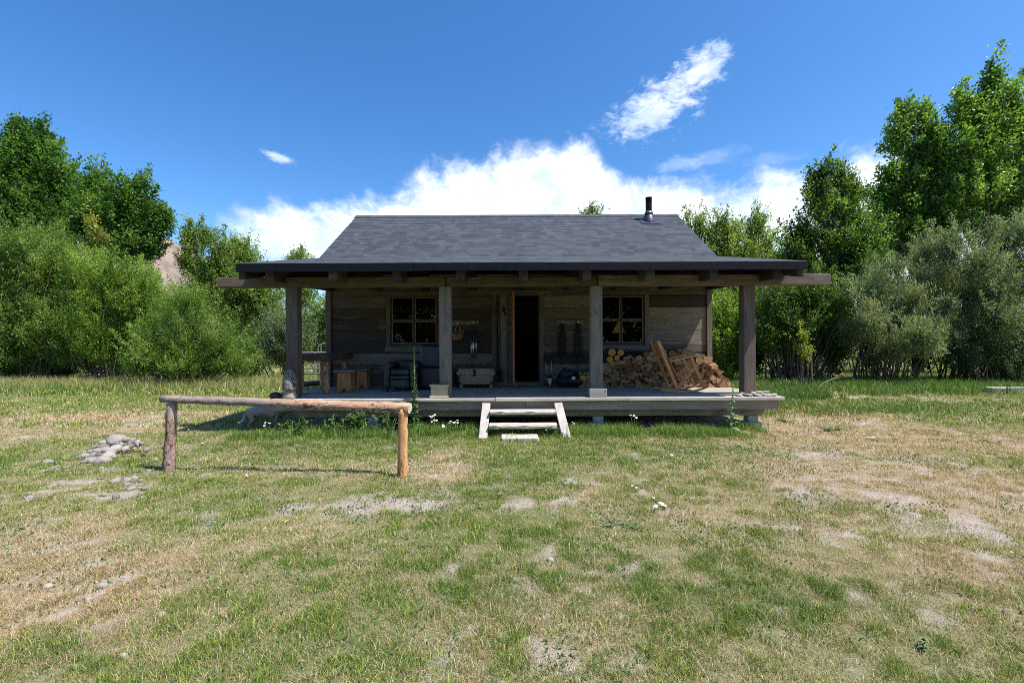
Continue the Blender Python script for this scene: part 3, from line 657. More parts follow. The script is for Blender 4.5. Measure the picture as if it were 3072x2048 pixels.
def shingles(name, y0, z0, y1, z1, parent, xa, xb, expo=.14, th=.0045, flip=1):
    """courses of shingle tabs from the eave (y0,z0) up to (y1,z1); each tab is a thin slab with its own tone"""
    Vs, Fs, Ts = [], [], []; L = math.hypot(y1 - y0, z1 - z0); uy, uz = (y1 - y0) / L, (z1 - z0) / L; ny, nz = -uz * flip, uy * flip
    n = int(L / expo + .5); e = L / n; r = random.Random(3)
    for i in range(n):
        x = xa - r.random() * .2; s0 = i * e; s1 = (i + 1) * e + .01
        while x < xb:
            w = r.choice((.10, .14, .18, .22, .27, .33)); a, c = max(x, xa), min(x + w, xb); x += w
            if c - a < .02: continue
            tn = r.random(); lam = tn < .45; h0 = th * (1.35 if lam else 1.0); q0 = s0 - (.004 if lam else 0)
            o = len(Vs)
            for xx in (a, c):
                for s_, h in ((q0, 0.0), (q0, h0), (s1, .003), (s1, 0)):
                    Vs.append((xx, y0 + uy * s_ + ny * h, z0 + uz * s_ + nz * h))
            for q in ((0, 1, 5, 4), (1, 2, 6, 5)):
                Fs.append([o + k for k in q]); Ts.append(tn)
    off = np.array(root_loc(parent))
    return link(name, np_mesh(name, np.array(Vs) - off, Fs, tone=Ts), SHING, parent)
# main roof
mb = MB()
def slab(mb, y0, z0, y1, z1, th, xa, xb, tone=.3, mi=0):
    mb.prism([(y0, z0 - th), (y1, z1 - th), (y1, z1), (y0, z0)], 'x', xa, xb, tone, mi)
slab(mb, Y_ME - .35, Z_ME - .35 * SL - .002, YR, Z_RI - .002, .10, XC - RW + .03, XC + RW - .03)
mb2 = MB()
yb_e = YB + .45; zb_e = Z_RI - (yb_e - YR) * SL
mb.prism([(YR, Z_RI - .102), (yb_e, zb_e - .102), (yb_e, zb_e - .002), (YR, Z_RI - .002)], 'x', XC - RW + .03, XC + RW - .03, .3)
roof = mb.build('roof', W_RAFT, cabin)
shingles('shingles', Y_ME - .06, Z_ME - .06 * SL + .002, YR - .05, Z_RI - .05 * SL + .002, roof, XC - RW, XC + RW)
shingles('shingles', yb_e, zb_e + .002, YR + .05, Z_RI - .05 * SL + .002, roof, XC - RW, XC + RW, flip=-1)
mb = MB(); x = XC - RW; r = random.Random(4)
while x < XC + RW - .05:
    x2 = min(x + .155, XC + RW); h = .012
    for sg in (-1, 1):
        mb.prism([(YR, Z_RI + .016 + h), (YR + sg * .14, Z_RI + .016 + h - .14 * SL), (YR + sg * .14, Z_RI + .002 - .14 * SL), (YR, Z_RI + .002)], 'x', x - .012, x2 - .006, r.random() * .6)
    x = x2
mb.build('ridge_cap', SHING, roof)
for sx in (-1, 1):
    mb = MB(); xe = XC + sx * RW
    x0, x1 = (xe - .035, xe - .004) if sx > 0 else (xe + .004, xe + .035)
    slab(mb, Y_ME - .3, Z_ME - .3 * SL - .012, YR, Z_RI - .012, .17, x0 + sx * .006, x1 + sx * .006)
    mb.build('barge_board', M_BLACK, roof); mb = MB()
    mb.prism([(YR + .001, Z_RI - .182), (yb_e, zb_e - .182), (yb_e, zb_e - .012), (YR + .001, Z_RI - .012)], 'x', x0 + sx * .006, x1 + sx * .006, .3)
    mb.build('barge_board', M_BLACK, roof)
# chimney
cy = 13.08; cx = XX(1948, cy); cz = Z_ME + SL * (cy - Y_ME)
mb = MB(); ztop = P(1948, 593, cy).z
mb.lathe((cx, cy, 0), [(.085, cz), (.088, cz + .45), (.088, ztop - .02), (.094, ztop - .02), (.094, ztop), (.075, ztop), (.075, ztop - .1)], 24)
chim = mb.build('chimney_pipe', M_BLACK, cabin)
mb = MB(); mb.lathe((cx, cy, 0), [(.19, cz - .17), (.185, cz - .06), (.13, cz + .14), (.112, cz + .16), (.104, cz + .19)], 24, sx=1.0)
mb.box(cx - .27, cx + .27, cy - .27, cy + .2, -.006, .006, .002, .5, 0, Matrix.Translation((0, 0, cz)) @ Matrix.Translation((0, cy, 0)) @ Matrix.Rotation(math.atan(SL), 4, 'X') @ Matrix.Translation((0, -cy, .02)))
mb.build('flashing_cone', plain('slate_grey_flashing', (.045, .05, .065), .45, metal=.3, bump=.03), chim)
mb = MB(); mb.lathe((cx, cy, 0), [(.100, cz + .19), (.125, cz + .20), (.118, cz + .235), (.095, cz + .275)], 24)
mb.build('storm_collar', plain('bright_collar_metal', (.16, .165, .175), .4, metal=.7, bump=0), chim)

# porch roof
mb = MB(); slab(mb, YF + .03, Z_FR - .005, Y_ME, Z_ME - .01, .045, XC - RW + .04, XC + RW - .04)
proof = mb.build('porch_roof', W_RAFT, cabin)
shingles('shingles', YF + .004, Z_FR + .006, Y_ME, Z_ME + .004, proof, XC - RW, XC + RW, .145)
mb = MB()
jx = XX(1240, YF)
mb.box(XC - RW, jx, YF, YF + .022, Z_FR - .135, Z_FR + .002, .003, .4)
mb.box(jx + .002, XC + RW, YF - .006, YF + .018, Z_FR - .128, Z_FR + .006, .003, .6)
mb.box(jx + 1.4, XC + RW, YF - .010, YF - .006, Z_FR - .134, Z_FR - .128, 0, .6)
for sx in (-1, 1):
    xe = XC + sx * RW; a, c = sorted((xe, xe - sx * .022))
    slab(mb, YF + .03, Z_FR - .006, Y_ME + .2, Z_ME - .006, .13, a, c)
mb.build('fascia', M_BLACK, proof)
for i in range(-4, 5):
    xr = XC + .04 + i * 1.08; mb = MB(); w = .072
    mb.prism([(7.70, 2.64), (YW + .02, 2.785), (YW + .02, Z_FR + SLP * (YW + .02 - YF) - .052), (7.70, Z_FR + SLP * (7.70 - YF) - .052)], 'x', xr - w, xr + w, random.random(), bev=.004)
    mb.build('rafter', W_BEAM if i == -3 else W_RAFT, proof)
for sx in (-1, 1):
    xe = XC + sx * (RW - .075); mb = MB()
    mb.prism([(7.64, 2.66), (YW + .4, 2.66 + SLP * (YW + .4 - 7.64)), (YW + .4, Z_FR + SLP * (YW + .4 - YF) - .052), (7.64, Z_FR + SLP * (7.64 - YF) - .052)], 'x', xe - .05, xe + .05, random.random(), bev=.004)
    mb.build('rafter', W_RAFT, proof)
# beam in three lengths, the middle one set back
for a, c, y0, z0, z1, tn in ((XX(650, 8.15), XX(1336, 8.15), 8.15, 2.60, 2.775, .45), (XX(1336, 8.15) + .003, XX(1796, 8.15) - .003, 8.19, 2.605, 2.77, .25), (XX(1796, 8.15), XX(2493, 8.15), 8.145, 2.60, 2.785, .7)):
    mb = MB(); mb.box(a, c, y0, 8.37, z0, z1, .008, tn, warp=.004); mb.build('beam', W_BEAM, cabin)
POSTX = [XX(p, 8.17) for p in (874.5, 1335, 1790.5, 2249.5)]
for i, x in enumerate(POSTX):
    w = .105; mb = MB(); mb.box(x - w, x + w, 8.17, 8.36, ZD + .002, 2.598, .008, (.3, .6, .75, .45)[i], warp=.003)
    mb.build('post', W_POSTG if i in (1, 2) else W_POST, cabin)
# walls: front of real boards around the openings
WL = (XX(1171.5, YW), XX(1314.5, YW), P(1243, 1036.5, YW).z, P(1243, 889, YW).z)
WR = (XX(1791, YW), XX(1933.5, YW), P(1862, 1034, YW).z, P(1862, 885, YW).z)
DO = (XX(1489, YW), XX(1618, YW), ZD + .09, P(1553, 886, YW).z)
x0, x1 = XC - HW, XC + HW
mb = MB(); z = ZD - .02; r = random.Random(12)
holes = (WL, WR, DO)
while z < 3.15:
    z2 = z + .258; segs = [(x0, x1)]
    cuts = sorted({max(z, min(z2, v)) for h in holes for v in h[2:]} | {z, z2})
    tone = r.random()
    seams = sorted([r.uniform(x0, x1)] if r.random() < .6 else [])
    for za, zb in zip(cuts[:-1], cuts[1:]):
        if zb - za < .004: continue
        xs = [x0]
        for h in sorted(holes):
            if h[2] < (za + zb) / 2 < h[3]: xs += [h[0], h[1]]
        xs.append(x1)
        for a, c in zip(xs[::2], xs[1::2]):
            p = [a] + [s for s in seams if a + .2 < s < c - .2] + [c]
            for k, (u, v) in enumerate(zip(p[:-1], p[1:])):
                tn = (tone + .37 * (u > DO[0]) + .23 * k + (.29 if u > WR[0] else 0)) % 1.0
                mb.box(u + .001, v - .001, YW + r.uniform(0, .004), YW + .045, za + (.003 if za == z else 0), zb - (.003 if zb == z2 else 0), .0025, tn)
    z = z2
front = mb.build('front_wall', W_WALL, cabin)
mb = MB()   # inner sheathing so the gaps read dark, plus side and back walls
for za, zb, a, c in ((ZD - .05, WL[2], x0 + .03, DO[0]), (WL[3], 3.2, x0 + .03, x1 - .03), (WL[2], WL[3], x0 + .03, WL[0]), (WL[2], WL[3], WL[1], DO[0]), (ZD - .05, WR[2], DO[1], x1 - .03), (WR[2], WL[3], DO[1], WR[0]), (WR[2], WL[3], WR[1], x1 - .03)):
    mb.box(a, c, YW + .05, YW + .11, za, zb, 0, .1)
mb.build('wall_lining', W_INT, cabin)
for nm, xa, xb in (('side_wall', x0, x0 + .12), ('side_wall', x1 - .12, x1)):
    mb = MB(); mb.prism([(YW + .12, .1), (YB, .1), (YB, Z_RI - (YB - YR) * SL - .11), (YR, Z_RI - .11), (Y_ME - .33, Z_ME - .33 * SL - .11), (YW + .12, 3.2)], 'x', xa, xb, .5)
    mb.build(nm, W_WALL, cabin)
mb = MB(); mb.box(x0 + .122, x1 - .122, YB - .12, YB - .002, .1, Z_RI - (YB - YR) * SL - .15, 0, .5); mb.build('back_wall', W_WALL, cabin)
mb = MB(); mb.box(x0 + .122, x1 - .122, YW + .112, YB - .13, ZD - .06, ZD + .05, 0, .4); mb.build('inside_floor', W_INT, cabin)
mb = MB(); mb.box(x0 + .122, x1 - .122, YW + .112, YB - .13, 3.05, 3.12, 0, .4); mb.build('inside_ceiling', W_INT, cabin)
for sx in (-1, 1):
    xe = XC + sx * HW; mb = MB(); a, c = sorted((xe + sx * .012, xe - sx * .10)); mb.box(a, c, YW - .045, YW - .002, ZD + .003, 3.0, .004, .4)
    a, c = sorted((xe + sx * .002, xe + sx * .035)); mb.box(a, c, YW - .0, YW + .12, ZD + .003, 3.0, .004, .7)
    mb.build('corner_board', W_TRIM, cabin)
# windows
def window(w, sillz):
    a, c, z0, z1 = w; t = .095
    mb = MB(); f = .042; y0, y1 = YW - .012, YW + .035; m = (a + c) / 2; zm = (z0 + z1) / 2
    mb.box(a, a + f, y0, y1, z0, z1, .003); mb.box(c - f, c, y0, y1, z0, z1, .003)
    mb.box(a + f, c - f, y0 + .002, y1, z0, z0 + f * 1.4, .003); mb.box(a + f, c - f, y0 + .002, y1, z1 - f * .8, z1, .003)
    mb.box(m - .022, m + .022, y0 + .001, y1, z0 + f * 1.4, z1 - f * .8, .003)
    for u, v in ((a + f, m - .022), (m + .022, c - f)): mb.box(u, v, y0 + .004, y1, zm - .014, zm + .014, .003)
    win = mb.build('window', W_SASH, cabin)
    for nm, mt, bx in (('side_casing', W_TRIM, (a - t, a - .002, YW - .028, YW - .001, z0 - .005, z1 + .002)), ('side_casing', W_TRIM, (c + .002, c + t, YW - .028, YW - .001, z0 - .005, z1 + .002)),
        ('head_casing', W_TRIMX, (a - t - .04, c + t + .04, YW - .032, YW - .001, z1 + .004, z1 + .12)), ('apron', W_TRIMX, (a - t - .02, c + t + .02, YW - .03, YW - .001, z0 - .115, z0 - .007)), ('sill', W_TRIMX, (a - t - .05, c + t + .05, YW - .055, YW - .001, z0 - .15, z0 - .118))):
        mb = MB(); mb.box(*bx, .003); mb.build(nm, mt, win)
    mb = MB(); bw = .011
    for u, v in ((a + f + .002, m - .024), (m + .024, c - f - .002)):
        for p, q in ((z0 + f * 1.4 + .002, zm - .016), (zm + .016, z1 - f * .8 - .002)):
            mb.box(u, u + bw, y0 - .002, y0 + .02, p, q, 0, .5); mb.box(v - bw, v, y0 - .002, y0 + .02, p, q, 0, .5)
            mb.box(u + bw, v - bw, y0 - .002, y0 + .02, p, p + bw, 0, .5); mb.box(u + bw, v - bw, y0 - .002, y0 + .02, q - bw, q, 0, .5)
    mb.build('glazing_bead', W_BEAD, win)
    mb = MB(); mb.box(a + f * .5, c - f * .5, YW + .016, YW + .020, z0 + .02, z1 - .02, 0); mb.build('pane', GLASS, win)
    return win
window(WL, 0); wr = window(WR, 0)
mb = MB()   # edge of a pale curtain inside the right window
for k in range(6): mb.tube([(XX(1918, 10.9) + k * .018, 10.62 + .012 * (k % 2), 1.5), (XX(1918, 10.9) + k * .018, 10.62 + .012 * (k % 2), 2.62)], .012, 8, .5)
mb.build('curtain', plain('lilac_white_curtain', (.62, .56, .62), .9, var=.1), wr)
# door and its frame
mb = MB(); a, c, z0, z1 = DO
mb.box(a - .105, a - .002, YW - .03, YW - .001, ZD + .004, z1 + .002, .003, .3); mb.box(c + .002, c + .11, YW - .03, YW - .001, ZD + .004, z1 + .002, .003, .5)
mb.box(a - .002, a + .018, YW - .02, YW + .11, z0, z1, .002, .1); mb.box(c - .018, c + .002, YW - .02, YW + .11, z0, z1, .002, .1)
dfr = mb.build('door_frame', W_TRIM, cabin)
mb = MB(); mb.box(a - .12, c + .28, YW - .034, YW - .001, z1 + .004, z1 + .11, .003, .6); mb.build('head_casing', W_TRIMX, dfr); mb = MB(); mb.box(a + .0, c - .0, YW - .04, YW + .06, ZD + .004, z0 - .002, .004, .8); mb.build('threshold', W_TRIMX, dfr)
hx, hy = a + .035, YW - .035; ang = R(-68); dw = .90
Md = Matrix.Translation((hx, hy, 0)) @ Matrix.Rotation(ang, 4, 'Z')
mb = MB(); n = 5
for k in range(n): mb.box(k * dw / n + .001, (k + 1) * dw / n - .001, -.0, .042, z0 + .015, z1 - .01, .003, None, 0, Md)
door = mb.build('door', W_DOOR, cabin)
mb = MB(); mb.box(dw + .001, dw + .012, -.003, .045, z0 + .012, z1 - .008, .002, .5, 0, Md); mb.box(.02, dw - .02, .044, .05, z0 + .02, z1 - .02, 0, .3, 0, Md); mb.build('door_edge', W_EDGE, door)
for zz in (z0 + .22, (z0 + z1) / 2 + .02, z1 - .20):
    mb = MB(); mb.box(-.03, .10, -.010, -.001, zz - .03, zz + .03, .002, .5, 0, Md); mb.box(.10, .16, -.009, -.001, zz - .018, zz + .018, .002, .5, 0, Md); mb.build('hinge', M_IRON, door)
mb = MB(); mb.tube([Md @ Vector(p) for p in ((.80, -.004, 1.42), (.80, -.03, 1.45), (.765, -.055, 1.55), (.76, -.06, 1.62), (.775, -.055, 1.72), (.80, -.03, 1.80), (.80, -.004, 1.83))], .011, 8); mb.build('handle', M_IRON, door)
mb = MB(); mb.box(.62, .86, -.014, -.001, 1.965, 1.985, .003, .5, 0, Md); mb.box(.70, .73, -.02, -.002, 1.945, 2.0, .003, .5, 0, Md); mb.build('latch', M_IRON, door)
mb = MB(); mb.tube([Md @ Vector(p) for p in ((.36, -.012, 2.32), (.42, -.02, 2.36), (.48, -.02, 2.33), (.49, -.02, 2.25), (.50, -.02, 2.18))], .018, 8); mb.box(.33, .42, -.016, -.001, 2.26, 2.37, .004, .5, 0, Md); mb.build('knocker', M_IRON, door)

# deck
mb = MB(); dl, dr_ = XX(792, 8.0), XX(2353, 8.0)
y = 8.0; k = 0; r = random.Random(9)
while y < YW - .02:
    y2 = min(y + .19, YW - .004); e = r.uniform(-.012, .012)
    if k == 0: cs = [dl, XX(1485, 8.0), dr_]
    else: cs = [dl + abs(e), dl + r.uniform(2, 7), dr_ - .05 + e]
    for i, (a, c) in enumerate(zip(cs[:-1], cs[1:])):
        zt = ZD + (.004 if (k == 0 and i == 1) else -.004 if k == 0 else r.uniform(-.003, .001)); yy = y + (r.uniform(-.006, .006) if k else (-.012 if i else .004))
        mb.box(a + .002, c - .002, yy, y2 - .006, ZD - .055, zt, .006 if k == 0 else .003, r.random() * (.5 if k else .3) + (.0 if k else .7), warp=.002)
    y = y2; k += 1
deck = mb.build('deck', W_DECK, cabin)
rl, rr = XX(798, 8.05), XX(2338, 8.05)
mb = MB(); mb.box(rl, XX(1575, 8.04), 8.05, 8.10, .385, ZD - .057, .005, .35); mb.box(XX(1575, 8.04) + .004, rr, 8.05, 8.10, .380, ZD - .057, .005, .6)
mb.box(rr - .05, rr - .001, 8.102, YW, .385, ZD - .058, .004, .4)
mb.build('rim_joist', W_RIM, deck)
mb = MB(); la = XX(2298, 8.25)
mb.prism([(-3.9, .24), (la - .10, .24), (la, .375), (-3.9, .375)], 'y', 8.24, 8.38, .5, bev=.004); mb.build('girder', W_RIM, deck)
for px in (1120, 1792, 2252):
    xp = XX(px, 8.3); w = .09; mb = MB()
    mb.box(xp - w, xp + w, 8.22, 8.40, .12, .238, .004, .8); mb.box(xp - .16, xp + .14, 8.18, 8.46, -.12, .118, .006, .5)
    mb.build('pier', M_CONC, deck)
mb = MB(); mb.box(-3.9, la - .5, 9.6, 9.7, .1, .38, 0, .5); mb.build('girder', W_RIM, deck)

# steps (stand in front of the deck)
steps = thing('porch_steps', 'bleached grey plank steps with two wavy edged treads at the deck', 'steps', (.2, 7.7, 0))
for (xt, xb) in ((XX(1458, 7.95), XX(1448, 7.5)), (XX(1674, 7.95), XX(1697, 7.5))):
    mb = MB(); a = Vector((xt, 8.0, .50)); c = Vector((xb, 7.50, .03)); d = (c - a).normalized()
    mb.bar(a, c + d * .06, .142, .06, up=(0, -.68, .73), bev=.005, tone=.7); mb.build('stringer', W_STEP, steps)
for z, y0, y1, a, c in ((.415, 7.70, 7.93, XX(1469, 7.8), XX(1666, 7.8)), (.212, 7.50, 7.75, XX(1467, 7.6), XX(1670, 7.6))):
    mb = MB(); n = 26; top = []; bot = []; ph = random.uniform(0, 6)
    for i in range(n + 1):
        f = i / n; x = a + (c - a) * f; wv = .012 * math.sin(f * 13 + ph) + .008 * math.sin(f * 29 + ph * 2); cut = max(0, (f - .93) / .07) * .07
        top.append((x, y0 + .02 + wv + cut)); bot.append((x, wv))
    bm = mb.bm; rows = []
    for i, ((x, yf), (xx, wv)) in enumerate(zip(top, bot)):
        rows.append([bm.verts.new(q) for q in ((x, yf, z), (x, yf - .018, z - .02 - wv * .8), (x, yf - .004, z - .062), (x, y1, z - .062), (x, y1, z))])
    fs = []
    for r0, r1 in zip(rows[:-1], rows[1:]):
        for j in range(5): fs.append(bm.faces.new([r0[j], r1[j], r1[(j + 1) % 5], r0[(j + 1) % 5]]))
    fs.append(bm.faces.new(rows[0])); fs.append(bm.faces.new(rows[-1][::-1])); mb._mark(fs, random.uniform(.5, .9))
    mb.build('tread', W_STEPX, steps)
mb = MB(); mb.box(XX(1503, 7.45), XX(1614, 7.45), 7.24, 7.56, -.02, .05, .012, .95, warp=.012)
tag(centred(mb.build('plank', W_STEPX)), 'short bleached plank lying in the grass before the porch steps', 'plank')
# ================================================================== THINGS ON AND AROUND THE PORCH
M_BARK = None
def log_mat(name, stops, barkc, axis='x', thr=(.5, .6), grey=None, zb=False):
    m, t, b = newmat(name); co = t.coord()
    st = {'x': (1.6, 9, 9), 'z': (9, 9, 1.6), 'y': (9, 1.6, 9)}[axis]
    n = t.noise(t.mapping(co, st), 1.4, 5, .6); fl = t.noise(t.mapping(co, {'x': (9, 22, 22), 'z': (22, 22, 9), 'y': (22, 9, 22)}[axis]), 1.2, 5, .65, dist=.6)
    c = t.ramp(n, stops)
    bk = t.mix(t.maprange(t.noise(t.mapping(co, {'x': (14, 34, 34), 'z': (34, 34, 14), 'y': (34, 14, 34)}[axis]), 1.0, 5, .7), .44, .60), barkc[0], barkc[1])
    f = t.maprange(t.math('ADD', t.math('MULTIPLY', fl, .6), t.math('MULTIPLY', t.noise(co, 2.3, 3, .5), .4)), thr[0], thr[1])
    if zb:
        sz = t.new('ShaderNodeSeparateXYZ'); t.l.new(co, sz.inputs[0]); hgt = t.math('ADD', sz.outputs[2], t.math('MULTIPLY_ADD', sz.outputs[0], .028, -.84))
        f = t.math('MULTIPLY', t.maprange(fl, .36, .48), t.maprange(t.math('ADD', hgt, t.math('MULTIPLY_ADD', n, .16, -.08)), .03, -.03)); f = t.math('MAXIMUM', f, t.maprange(fl, .58, .64))
    c = t.mix(f, c, bk)
    if grey is not None:
        sx = t.new('ShaderNodeSeparateXYZ'); t.l.new(co, sx.inputs[0])
        g = t.maprange(t.math('ADD', sx.outputs[0], t.math('MULTIPLY_ADD', n, .8, -.4)), grey[0], grey[1], .72, 0)
        c = t.mix(g, c, t.mix(fl, (.10, .088, .092), (.29, .26, .255)))
    t.l.new(c, b.inputs['Base Color']); b.inputs['Roughness'].default_value = .75; b.inputs['Specular IOR Level'].default_value = .25
    t.l.new(t.bump(t.math('ADD', f, fl), .6, .012), b.inputs['Normal']); return m
L_RAIL = log_mat('rail_log', [(.3, (.30, .15, .08)), (.5, (.52, .31, .18)), (.7, (.62, .45, .33))], ((.045, .03, .028), (.56, .43, .36)), 'x', (.47, .58), grey=(-.35, .3), zb=True)
L_HONEY = log_mat('peeled_honey_log', [(.3, (.36, .17, .06)), (.5, (.54, .29, .12)), (.75, (.66, .42, .22))], ((.10, .05, .03), (.42, .27, .16)), 'z', (.54, .60))
L_PINK = log_mat('weathered_pinkish_log', [(.3, (.19, .125, .095)), (.5, (.35, .25, .205)), (.7, (.44, .35, .30))], ((.07, .042, .032), (.40, .25, .17)), 'z', (.47, .54))
L_END = plain('log_end_grain', (.55, .42, .27), .85, var=.35, scale=16)
def crooked(a, b, r0, r1, k=22, amp=.008):
    a = Vector(a); b = Vector(b); pts = []; rad = []
    for i in range(k + 1):
        f = i / k; pts.append(a.lerp(b, f) + Vector((random.uniform(-amp, amp), random.uniform(-amp, amp), random.uniform(-amp, amp)))); rad.append((r0 * (1 - f) + r1 * f) * random.uniform(.96, 1.05))
    return pts, rad
# ---- hitching rail
DLr, DRr = 5.70, 5.34
la, lb = P(488, 1196, DLr), P(1231, 1224, DRr)
rail = thing('hitching_rail', 'log hitching rail on two posts in front of the porch', 'hitching rail', ((la.x + lb.x) / 2, (DLr + DRr) / 2, 0))
mb = MB(); p, r_ = crooked(la, lb, .046, .062, 40, .004); mb.tube(p, r_, 14, .5, 0, 2, .05); mb.build('rail', [L_RAIL, L_END, L_END], rail)
mb = MB(); tp, bt = P(516, 1208, DLr), P(505, 1404, DLr); p, r_ = crooked(bt - Vector((0, 0, .15)), tp, .068, .056, 14, .006); mb.tube(p, r_, 12, .5, 0, 2, .08)
mb.blob(P(500, 1338, DLr) + Vector((0, -.06, 0)), .02, .02, .025, 1, .3, 3); mb.build('post', [L_PINK, L_END, L_END], rail, 'pinkish grey weathered post')
mb = MB(); tp, bt = P(1209, 1226, DRr), P(1207, 1430, DRr); p, r_ = crooked(bt - Vector((0, 0, .15)), tp, .059, .052, 14, .003); mb.tube(p, r_, 14, .5, 0, 2, .03)
mb.blob(P(1193, 1298, DRr), .02, .03, .03, 1, .4, 3); mb.build('post', [L_HONEY, L_END, L_END], rail, 'peeled honey coloured post')
for dx in (-.05, .06): mb = MB(); mb.tube([P(510, 1188, DLr) + Vector((dx, 0, -.02)), P(510, 1180, DLr) + Vector((dx * 1.4, 0, 0))], .003, 5); mb.build('nail', M_IRON, rail)

# ---- dog
def skin(name, verts, edges, radii, mat, parent=None, sub=2):
    me = bpy.data.meshes.new(name); me.from_pydata(verts, edges, []); o = bpy.data.objects.new(name + '_tmp', me); COL.objects.link(o)
    mo = o.modifiers.new('s', 'SKIN'); mo.use_smooth_shade = True
    for v, rr in zip(me.skin_vertices[0].data, radii): v.radius = rr if hasattr(rr, '__len__') else (rr, rr)
    me.skin_vertices[0].data[0].use_root = True
    ms = o.modifiers.new('u', 'SUBSURF'); ms.levels = sub; ms.render_levels = sub
    dg = bpy.context.evaluated_depsgraph_get(); m2 = bpy.data.meshes.new_from_object(o.evaluated_get(dg)); m2.name = name
    bpy.data.objects.remove(o); bpy.data.meshes.remove(me)
    if parent is None:
        return centred(link(name, m2, mat))
    return link(name, m2, mat, parent)
dy = 8.46
V = [(-4.84, dy, .325), (-4.62, dy, .325), (-4.36, dy, .315), (-4.2, dy, .36), (-4.07, dy, .385), (-3.95, dy, .345),          # 0-5 spine to muzzle
     (-4.935, dy, .345), (-4.985, dy, .25), (-5.02, dy, .155), (-5.075, dy, .112), (-5.135, dy, .118)]                      # 6-10 tail
E = [(0, 1), (1, 2), (2, 3), (3, 4), (4, 5), (0, 6), (6, 7), (7, 8), (8, 9), (9, 10)]
Rr = [(.088, .105), (.075, .095), (.085, .115), .06, .058, .026, .042, .026, .028, .032, .012]
for s in (-1, 1):
    b = len(V); V += [(-4.85, dy + s * .055, .25), (-4.79, dy + s * .075, .165), (-4.90 - .02 * s, dy + s * .075, .095), (-4.875 - .02 * s, dy + s * .075, .018), (-4.84 - .02 * s, dy + s * .075, .012)]
    E += [(0, b), (b, b + 1), (b + 1, b + 2), (b + 2, b + 3), (b + 3, b + 4)]; Rr += [.07, .045, .022, .02, .018]
    b = len(V); V += [(-4.35, dy + s * .06, .25), (-4.37, dy + s * .07, .16), (-4.34, dy + s * .07, .08), (-4.33, dy + s * .07, .018), (-4.29, dy + s * .07, .012)]
    E += [(2, b), (b, b + 1), (b + 1, b + 2), (b + 2, b + 3), (b + 3, b + 4)]; Rr += [.05, .03, .022, .02, .017]
    b = len(V); V += [(-4.09, dy + s * .05, .43), (-4.11, dy + s * .065, .465)]; E += [(4, b), (b, b + 1)]; Rr += [.022, .01]
m, t, b = newmat('dog_fur'); co = t.coord(); sx = t.new('ShaderNodeSeparateXYZ'); t.l.new(co, sx.inputs[0])
n = t.noise(t.mapping(co, (60, 60, 30)), 1.0, 4, .7); n2 = t.noise(co, 9, 3)
c = t.mix(n, (.13, .095, .075), (.36, .28, .225)); c = t.mix(t.maprange(t.math('ADD', sx.outputs[2], t.math('MULTIPLY_ADD', n2, .08, -.04)), .28, .36), c, t.mix(n, (.14, .135, .14), (.38, .37, .37)))
c = t.mix(t.maprange(sx.outputs[0], -.40, -.47), c, t.mix(n, (.30, .30, .31), (.5, .5, .5))); c = t.mix(t.maprange(sx.outputs[0], -.505, -.545), c, (.75, .73, .70))
t.l.new(c, b.inputs['Base Color']); b.inputs['Roughness'].default_value = .85; t.l.new(t.bump(n, .6, .01), b.inputs['Normal'])
dog = skin('dog', V, E, Rr, m); tag(dog, 'grey brown dog with a white tail tip ducking under the left end of the deck', 'dog')

# ---- carved mushroom
cx_, cy_ = P(862, 1190, 8.02).x, 8.12
M_CARV = wood('carved_grey_wood', (.13, .11, .095), (.30, .27, .24), (.44, .41, .37), 'z', .1, knots=False)
m, t, b = newmat('carved_morel_cap'); co = t.coord()
vo = t.new('ShaderNodeTexVoronoi'); vo.feature = 'DISTANCE_TO_EDGE'; t.l.new(t.mapping(co, (38, 38, 15)), vo.inputs['Vector']); vo.inputs['Scale'].default_value = 1.0
ed = t.maprange(vo.outputs['Distance'], .03, .13); n = t.noise(co, 14, 4)
t.l.new(t.mix(ed, (.07, .06, .05), t.mix(n, (.20, .18, .155), (.34, .315, .28))), b.inputs['Base Color']); b.inputs['Roughness'].default_value = .85; t.l.new(t.bump(ed, .9, .02), b.inputs['Normal'])
mush = thing('carved_mushroom', 'carved grey wooden morel mushroom beside the left porch post', 'wood carving', (cx_, cy_, ZD))
mb = MB(); mb.lathe((cx_, cy_, ZD + .003), [(.118, 0), (.115, .03), (.092, .12), (.088, .16)], 20, tone=.8); mb.build('stem', M_CARV, mush)
mb = MB(); mb.lathe((cx_, cy_, ZD), [(.085, .152), (.125, .15), (.130, .17), (.128, .24), (.118, .33), (.098, .42), (.065, .49), (.03, .525), (.005, .533)], 22); mb.build('cap', m, mush)
mb = MB(); c = P(826, 1187, 8.2); mb.blob((c.x, 8.2, ZD + .045), .11, .09, .065, 2, .15, 1.5); tag(centred(mb.build('stone', plain('dark_maroon_stone', (.035, .02, .022), .7))), 'dark maroon rounded stone left of the carved mushroom', 'stone')
mb = MB(); c = P(905, 1176, 8.75); mb.blob((c.x, 8.75, ZD + .055), .12, .09, .06, 3, .5, 2.6, seed=2); mb.blob((c.x + .02, 8.78, ZD + .10), .05, .045, .045, 2, .5, 2.6, seed=5); tag(centred(mb.build('driftwood', M_CARV)), 'lumpy grey-brown driftwood knot lying behind the left porch post', 'driftwood')

